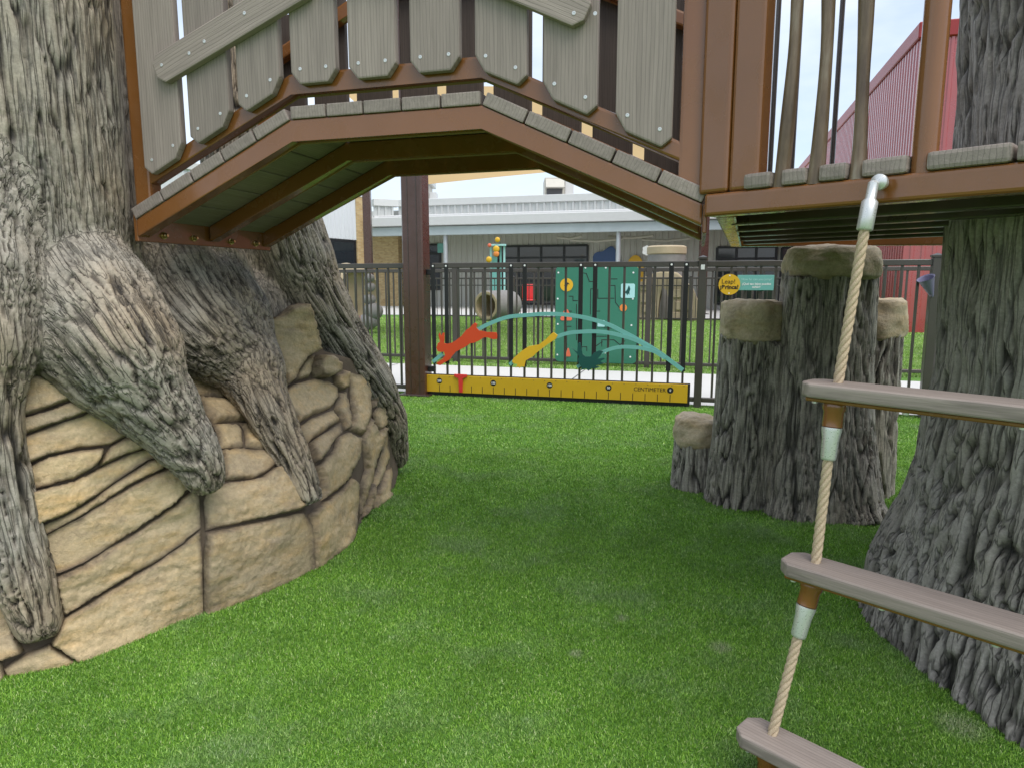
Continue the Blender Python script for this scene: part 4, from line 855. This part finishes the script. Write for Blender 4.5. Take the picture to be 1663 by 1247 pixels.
for k, (x0, x1, y0, y1) in enumerate(((1040,1064,478,492),(1042,1066,496,508),(1092,1108,470,484),(1096,1126,490,504),(1092,1120,508,520),(1040,1060,458,472))):
    q0, q1 = FA.sz(x0, y1), FA.sz(x1, y0); prism('rock_slab', rect(q0[0], q1[0], q0[1], q1[1]), FA.at(0, 0, .002), FA.U, Z, FA.N, .05, 'sandstone_far', ah, .02, 2)
ts = thing('tall_stump', P(1083, 500, 20.), 'tall sculpted stump with pale top behind the arched play house', 'stump')
p_ = P(1083, 400, 20.); lathe('trunk', [(.62, 0), (.55, .5), (.53, p_.z-.25)], (p_.x, 20, 0), 'grey_stone', ts, 30); lathe('top', [(.53, p_.z-.249), (.56, p_.z-.22), (.56, p_.z-.04), (.5, p_.z), (.01, p_.z)], (p_.x, 20, 0), 'sandstone_far', ts, 30)
tw = thing('play_tower', P(808, 500, 21.), 'slim teal and white play tower with yellow flowers by the building', 'play tower')
for px in (797, 803, 813, 819):
    p_ = P(px, 400, 21.); boxo('pillar', (p_.x-.03, 20.97, 0), (p_.x+.03, 21.03, p_.z), 'pale_teal' if px in (797, 819) else 'teal', tw)
a, b_ = P(799, 400, 20.95), P(819, 480, 20.95); boxo('panel', (a.x, 20.9, b_.z), (a.x+.16, 20.95, a.z-.3), 'teal', tw); boxo('roof', (a.x-.08, 20.8, a.z), (b_.x+.06, 21.1, a.z+.05), 'pale_teal', tw)
for px, py, rr_, m_ in ((806, 405, .1, 'yellow_paint'), (806, 413, .09, 'orange'), (794, 422, .09, 'yellow_paint'), (795, 399, .06, 'coral'), (808, 390, .08, 'yellow_paint')): blob('flower', P(px, py, 20.75), (rr_, .03, rr_), m_, tw, 3, None, 1)

# ================================================================== MAIN BUILDING
FB = Plane((S(0, 18.75).x, S(0, 18.75).y), (SA.x, SA.y)); FW = Plane((S(0, 21.5).x, S(0, 21.5).y), (SA.x, SA.y)); FPp = Plane((S(0, 19.6).x, S(0, 19.6).y), (SA.x, SA.y))
bld = thing('main_building', S(0, 21), 'long grey metal building with corrugated parapet and canopy across the background', 'building')
def ribs(name, pl, a0, a1, z0, z1, mat, parent, pitch=.2, depth=.03, off=0.):
    n = int((a1-a0)/pitch); V = []; Fc = []
    for k in range(n):
        a = a0+k*pitch
        for x, d in ((0, 0), (.55*pitch, 0), (.65*pitch, depth), (.9*pitch, depth)): V.append(pl.at(a+x, z0, off+d)); V.append(pl.at(a+x, z1, off+d))
    m = len(V)//2
    for i in range(m-1): Fc.append((2*i, 2*i+2, 2*i+3, 2*i+1))
    return pyobj(name, V, Fc, mat, parent)
aL, aR = FB.sz(606, 375)[0], 16.
zz1 = {y: FB.sz(900, y)[1] for y in (364, 379)}; zp = {y: FPp.sz(900, y)[1] for y in (317, 329, 346, 353, 364)}
axs = (FB.U, -FB.N, Z)
boxo('canopy_beam', (aL, -.1, zz1[379]), (aR, .1, zz1[364]), 'pale_blue_beam', bld, .01, axs, FB.o)
boxo('canopy_roof', (aL, .101, zz1[364]-.08), (aR, 2.75, zz1[364]+.02), 'shade_wall', bld, 0, axs, FB.o)
boxo('fascia', (aL-.2, -.25, zz1[364]+.021), (aR, .85, zz1[364]+.36), 'fascia', bld, .02, axs, FB.o)
boxo('fascia', (aL-.2, .2, zz1[364]+.361), (aR, .845, zp[346]), 'fascia', bld, .02, axs, FB.o)
ribs('parapet', FPp, FPp.sz(648, 340)[0], aR, zp[346]+.002, zp[329], 'grey_metal_wall', bld, .27, .05, .05)
boxo('parapet_cap', (FPp.sz(648, 340)[0], -.14, zp[329]+.002), (aR, .4, zp[317]), 'fascia', bld, .015, axs, FPp.o)
boxo('roof', (-12, .3, zp[346]-.3), (aR, 12, zp[329]-.1), 'fascia', bld, 0, axs, FPp.o)
ribs('wall', FW, FW.sz(655, 400)[0], aR, 0.01, zz1[364]-.08, 'shade_wall', bld, .24, .03)
for px in (722, 1003): a = FB.sz(px, 420)[0]; tube('canopy_column', [FB.at(a, 0, -.12), FB.at(a, zz1[379]+.01, -.12)], .085, 'galvanised', bld, 14)
def window(pl, x0, x1, y0, y1, parent, mull, hz, off=.05):
    a0, z1_ = pl.sz(x0, y0, off); a1, z0_ = pl.sz(x1, y1, off); z1_ = pl.sz((x0+x1)/2, y0, off)[1]; z0_ = pl.sz((x0+x1)/2, y1, off)[1]
    wd_ = boxo('window', (a0, -off, z0_), (a1, -off+.03, z1_), 'window_frame', parent, 0, (pl.U, -pl.N, Z), pl.o); xs = [a0+(a1-a0)*k/mull for k in range(mull+1)]; hs = [z0_]+[z0_+(z1_-z0_)*h for h in hz]+[z1_]
    for i in range(mull):
        for j in range(len(hs)-1): boxo('pane', (xs[i]+.05, -off-.006, hs[j]+.04), (xs[i+1]-.05, -off-.002, hs[j+1]-.04), 'window_glass', wd_, 0, (pl.U, -pl.N, Z), pl.o)
    for i in range(mull+1): boxo('mullion', (xs[i]-.045, -off-.04, z0_), (xs[i]+.045, -off-.0065, z1_), 'window_frame', wd_, 0, (pl.U, -pl.N, Z), pl.o)
    for h in hs: boxo('transom', (a0, -off-.034, h-.04), (a1, -off-.0068, h+.04), 'window_frame', wd_, 0, (pl.U, -pl.N, Z), pl.o)
window(FW, 806, 953, 400, 494, bld, 4, (.4, .8)); window(FW, 1165, 1256, 402, 494, bld, 3, (.4, .8)); window(FW, 686, 716, 398, 470, bld, 1, (.8,)); window(FW, 1270, 1420, 402, 494, bld, 4, (.4, .8))
bwp = FW.sz(605, 400)[0]; boxo('brick_wall', (bwp-.6, -.45, 0), (FW.sz(654, 400)[0], -.05, zz1[364]-.09), 'brick', bld, 0, (FW.U, -FW.N, Z), FW.o)
for i, (x0, y0, x1) in enumerate(((905, 386, 945), (925, 390, 1010), (985, 384, 1060), (1040, 388, 1120))):
    p0, p1 = FB.sz(x0, y0, -1), FB.sz(x1, y0-2, -1); tube('pipe', [FB.at(p0[0], p0[1], -1-.2*i), FB.at((p0[0]+p1[0])/2, p0[1]-.05, -1.1-.2*i), FB.at(p1[0], p1[1], -1-.2*i)], .05, 'pipe_beige', bld, 8)
def flat(name, px0, px1, py0, py1, mat, label, cat, rnd=None, pl=FW, off=.08):
    a0, z1_ = pl.sz(px0, py0, off); a1, z0_ = pl.sz(px1, py1, off)
    if rnd == 'c': poly = [((a0+a1)/2+(a1-a0)/2*math.cos(t*.2618), (z0_+z1_)/2+(z1_-z0_)/2*math.sin(t*.2618)) for t in range(24)]
    elif rnd == 'cloud': poly = [((a0+a1)/2+(a1-a0)/2*(1+.13*math.cos(5*t*.1745))*math.cos(t*.1745)*.9, (z0_+z1_)/2+(z1_-z0_)/2*(1+.13*math.cos(5*t*.1745))*math.sin(t*.1745)*.9) for t in range(36)]
    else: poly = rect(a0, a1, z0_, z1_)
    return tag(prism(name, poly, pl.at(0, 0, off), pl.U, Z, pl.N, .05, mat, None, .008), label, cat)
flat('wall_panel', 960, 1012, 400, 470, 'blue_panel', 'blue cloud-shaped panel on the grey wall under the canopy', 'panel', 'cloud'); flat('wall_panel', 1017, 1046, 415, 470, 'yellow_paint', 'yellow round panel on the wall beside the blue cloud panel', 'panel', 'c')
flat('wall_panel', 1043, 1056, 399, 416, 'white_foam', 'white flower-shaped panel left of the tall stump', 'panel', 'cloud', FB); flat('wall_sign', 711, 725, 396, 411, 'teal', 'small teal sign on the grey wall under the canopy', 'sign')
ch = thing('red_chair', P(863, 500, 24.), 'red plastic chair by the building windows', 'chair'); p_ = P(862, 497, 24.)
boxo('seat', (p_.x-.3, 23.8, .38), (p_.x+.15, 24.2, .44), 'red_plastic', ch, .02); boxo('backrest', (p_.x-.3, 24.15, .44), (p_.x+.15, 24.2, .95), 'red_plastic', ch, .02)
for x in (-.27, .1):
    for y in (23.84, 24.14): boxo('leg', (p_.x+x, y, 0), (p_.x+x+.04, y+.04, .379), 'red_plastic', ch)
# rooftop units
hv = thing('rooftop_unit', P(905, 318, 29.), 'beige rooftop ventilation unit with hooded intake on the flat roof', 'ventilation unit'); a, b_ = P(885, 288, 29.), P(917, 322, 29.)
boxo('cabinet', (a.x, 29.1, b_.z-.3), (b_.x, 30.6, a.z), 'hvac_beige', hv, .02); pyobj('hood', [(a.x+.03, 28.6, a.z-.45), (b_.x-.03, 28.6, a.z-.45), (b_.x-.03, 29.09, a.z-.05), (a.x+.03, 29.09, a.z-.05), (a.x+.03, 29.09, a.z-.45), (b_.x-.03, 29.09, a.z-.45)], [(0, 1, 2, 3), (0, 3, 4), (1, 5, 2), (0, 4, 5, 1)], 'hvac_beige', hv)
boxo('louver', (a.x+.08, 29.05, b_.z), (b_.x-.1, 29.095, a.z-.46), 'dark_louver', hv); a2, b2 = P(917, 291, 29.8), P(931, 322, 29.8); boxo('side_cabinet', (a2.x+.002, 29.6, b2.z-.3), (b2.x, 31, a2.z), 'fascia', hv, .02)
h2 = thing('rooftop_unit', P(693, 318, 30.), 'grey rooftop box beside the brown column top', 'ventilation unit'); a, b_ = P(680, 294, 30.), P(700, 324, 30.)
boxo('cabinet', (a.x, 30, b_.z-.2), (b_.x-.1, 31.5, a.z-.15), 'hvac_beige', h2, .02); boxo('lid', (a.x-.1, 29.8, a.z-.149), (b_.x+.05, 31.6, a.z+.12), 'grey_metal_wall', h2, .02); boxo('vent', (b_.x-.09, 30.2, b_.z-.2), (b_.x+.2, 31, a.z-.45), 'fascia', h2)
# ------------------------------------------------------------------ left wing
wg = thing('building_wing', (-7, 24, 0), 'building wing with white ribbed upper wall and black window strip at left', 'building'); W1 = Vector((-10.6, 18.2, 0)); W0 = Vector((-5.78, 27, 0)); FWg = Plane((W1.x, W1.y), ((W0-W1).x, (W0-W1).y)); wl = (W0-W1).length
if FWg.N.dot(Vector((0, 0, 0))-FWg.o) < 0: FWg.N = -FWg.N
zlo = P(588, 391, 26.9).z; zhi = P(605, 317, 27).z
ribs('upper_wall', FWg, 0, wl-.15, zlo, zhi-.1, 'white_metal_wall', wg, .22, .03); boxo('wall_core', (0, .02, 0), (wl-.1, .3, zhi-.1), 'fascia', wg, 0, (FWg.U, -FWg.N, Z), FWg.o)
boxo('wall_cap', (0, -.08, zhi-.098), (wl+.05, .4, zhi+.12), 'fascia', wg, .01, (FWg.U, -FWg.N, Z), FWg.o)
wd_ = boxo('window_strip', (0, -.02, .5), (wl-.42, .015, zlo-.02), 'window_frame', wg, 0, (FWg.U, -FWg.N, Z), FWg.o)
for k in range(8): boxo('pane', (wl-.5-(k+1)*1.15, -.03, .62), (wl-.56-k*1.15, -.0205, zlo-.12), 'window_glass', wd_, 0, (FWg.U, -FWg.N, Z), FWg.o)
boxo('brick_pier', (wl-.40, -.06, 0), (wl, .3, zhi-.1), 'brick', wg, 0, (FWg.U, -FWg.N, Z), FWg.o)
pr0, pr1 = P(606, 330, 27.2), FPp.at(FPp.sz(648, 340)[0], 0, .05); FR = Plane((pr0.x, pr0.y), ((pr1-pr0).x, (pr1-pr0).y)); lr = (Vector((pr1.x, pr1.y, 0))-Vector((pr0.x, pr0.y, 0))).length
if FR.N.dot(-FR.o) < 0: FR.N = -FR.N
ribs('return_parapet', FR, 0, lr, zp[346], zp[329], 'grey_metal_wall', wg, .27, .05); boxo('return_cap', (0, -.1, zp[329]+.003), (lr, .3, zp[317]), 'fascia', wg, .01, (FR.U, -FR.N, Z), FR.o); boxo('return_fascia', (0, -.12, zp[364]), (lr, .3, zp[346]-.003), 'fascia', wg, .01, (FR.U, -FR.N, Z), FR.o)
# ------------------------------------------------------------------ red building
rb_ = thing('red_building', (9.5, 16, 0), 'tall red ribbed metal building seen behind the branch bars at right', 'building'); c0 = P(1496, 60, 14.); zr = P(1496, 37, 14.).z
FRr = Plane((c0.x, c0.y), (SB.x, SB.y)); FRr.N = -FRr.N if FRr.N.x > 0 else FRr.N; FRf = Plane((c0.x, c0.y), (SA.x, SA.y))
boxo('wall_core', (.03, .03, 0), (8, 19, zr-.2), 'red_trim', rb_, 0, (FRf.U, -FRf.N, Z), FRf.o)
ribs('side_wall', FRr, 0, 19, 0, zr-.3, 'red_metal_wall', rb_, .2, .02); ribs('front_wall', FRf, 0, 8, 0, zr-.3, 'red_metal_wall', rb_, .2, .02)
boxo('roof_trim', (-.06, -.06, zr-.3), (8.1, 19.1, zr), 'red_trim', rb_, .02, (FRf.U, -FRf.N, Z), FRf.o)
# ------------------------------------------------------------------ sail and its posts
for px, Yp, lab in ((598, 22., 'dark red shade sail post in front of the tan brick wall'), (1143, 22., 'dark red shade sail post behind the right gate post')):
    p_ = P(px, 400, Yp); sp = thing('sail_post', (p_.x, Yp, 0), lab, 'post', 'shade sail posts'); boxo('shaft', (p_.x-.12, Yp-.12, 0), (p_.x+.12, Yp+.12, 5.2 if px < 900 else 3.4), 'red_brown_steel', sp, .01); boxo('base_plate', (p_.x-.2, Yp-.2, .009), (p_.x+.2, Yp+.2, .03), 'dark_brown_steel', sp)
c4 = [P(694, 300, 15.), P(1060, 266, 16.), P(1040, 140, 10.), P(540, 135, 10.5)]; V = []; n = 14
for i in range(n+1):
    for j in range(n+1):
        u_, v_ = i/n, j/n; q = c4[0]*(1-u_)*(1-v_)+c4[1]*u_*(1-v_)+c4[2]*u_*v_+c4[3]*(1-u_)*v_; q = q+Vector((0, 0, -.35*math.sin(math.pi*u_)*math.sin(math.pi*v_))); cc = Vector(((c4[0]+c4[1]+c4[2]+c4[3])/4)); ed = .03*(1-abs(2*u_-1)**2)*(abs(2*v_-1)**6)+.06*(1-abs(2*v_-1)**2)*(abs(2*u_-1)**6); V.append(q+(cc-q)*ed)
sail = thing('shade_sail', (c4[0]+c4[1]+c4[2]+c4[3])/4, 'tan fabric shade sail stretched high behind the bridge', 'shade sail')
so_ = pyobj('fabric', V, [(i*(n+1)+j, (i+1)*(n+1)+j, (i+1)*(n+1)+j+1, i*(n+1)+j+1) for i in range(n) for j in range(n)], 'sail_fabric', sail, 60)
tube('corner_stay', [c4[0], c4[0]+Vector((-.12, .1, -.14)), c4[0]+Vector((-.12, .1, -.45))], .02, 'dark_brown_steel', sail, 8)

# ================================================================== ARTIFICIAL GRASS
rock_foot = [(-1.42, 1.62), (-1.24, 1.80), (-1.0, 2.05), (-.87, 2.2), (-.75, 2.42), (-.68, 2.75), (-.69, 3.0), (-.66, 3.3), (-.72, 3.8), (-1.6, 3.7), (-2.6, 3.2), (-2.65, 2.4), (-2.2, 1.85), (-1.75, 1.62)]
VV = []; TT = []
def blades(y0, y1, dens, ln, wd, xf=.86, xo=.8, cond=None, pale=0.):
    xm = xf*y1+xo; n = int(dens*(y1-y0)*2*xm); p = np.stack([RNG.uniform(-xm, xm, n), RNG.uniform(y0, y1, n)], 1); m = np.abs(p[:, 0]) < xf*p[:, 1]+xo
    if cond is not None: m &= cond(p)
    p = p[m]; p = p[~inside(rock_foot, p)]; n = len(p)
    nz_ = fbm(np.concatenate([p*2.2, np.zeros((n, 1))], 1), 3, 60); a = nz_*11+RNG.normal(0, 2.4, n); lean = np.clip(RNG.normal(.7, .45, n), .0, 1.9)
    L_ = ln*RNG.uniform(.6, 1.15, n); d = np.stack([np.cos(a), np.sin(a)], 1); hx = L_*np.sin(lean*.75); hz_ = L_*np.cos(lean*.75)
    b_ = RNG.uniform(0, 2*np.pi, n); s = np.stack([np.cos(b_), np.sin(b_)], 1)*(wd*RNG.uniform(.7, 1.2, n)/2)[:, None]; z0 = np.full((n, 1), .001)
    A = np.concatenate([p-s, z0], 1); B = np.concatenate([p+s, z0], 1); Cc = np.concatenate([p+d*hx[:, None], hz_[:, None]], 1)
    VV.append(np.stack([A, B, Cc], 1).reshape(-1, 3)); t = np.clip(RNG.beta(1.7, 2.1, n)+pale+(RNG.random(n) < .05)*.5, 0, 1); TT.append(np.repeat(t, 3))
sb_ = lambda p: (p[:, 0]-SITE_O.x)*SB.x+(p[:, 1]-SITE_O.y)*SB.y
blades(1.0, 1.9, 130000, .0105, .0026); blades(1.9, 2.8, 85000, .0115, .0031); blades(2.8, 4.2, 40000, .013, .0042); blades(4.2, 7.2, 15000, .015, .006, cond=lambda p: sb_(p) < .095)
blades(7.4, 12.5, 5000, .032, .010, .9, .5, lambda p: sb_(p) > 2.17, .28); blades(12.5, 20, 2200, .034, .018, .6, .5, lambda p: sb_(p) < 13.95, .28)  # far lawn: the low-angle sheen is put into a paler blade tint
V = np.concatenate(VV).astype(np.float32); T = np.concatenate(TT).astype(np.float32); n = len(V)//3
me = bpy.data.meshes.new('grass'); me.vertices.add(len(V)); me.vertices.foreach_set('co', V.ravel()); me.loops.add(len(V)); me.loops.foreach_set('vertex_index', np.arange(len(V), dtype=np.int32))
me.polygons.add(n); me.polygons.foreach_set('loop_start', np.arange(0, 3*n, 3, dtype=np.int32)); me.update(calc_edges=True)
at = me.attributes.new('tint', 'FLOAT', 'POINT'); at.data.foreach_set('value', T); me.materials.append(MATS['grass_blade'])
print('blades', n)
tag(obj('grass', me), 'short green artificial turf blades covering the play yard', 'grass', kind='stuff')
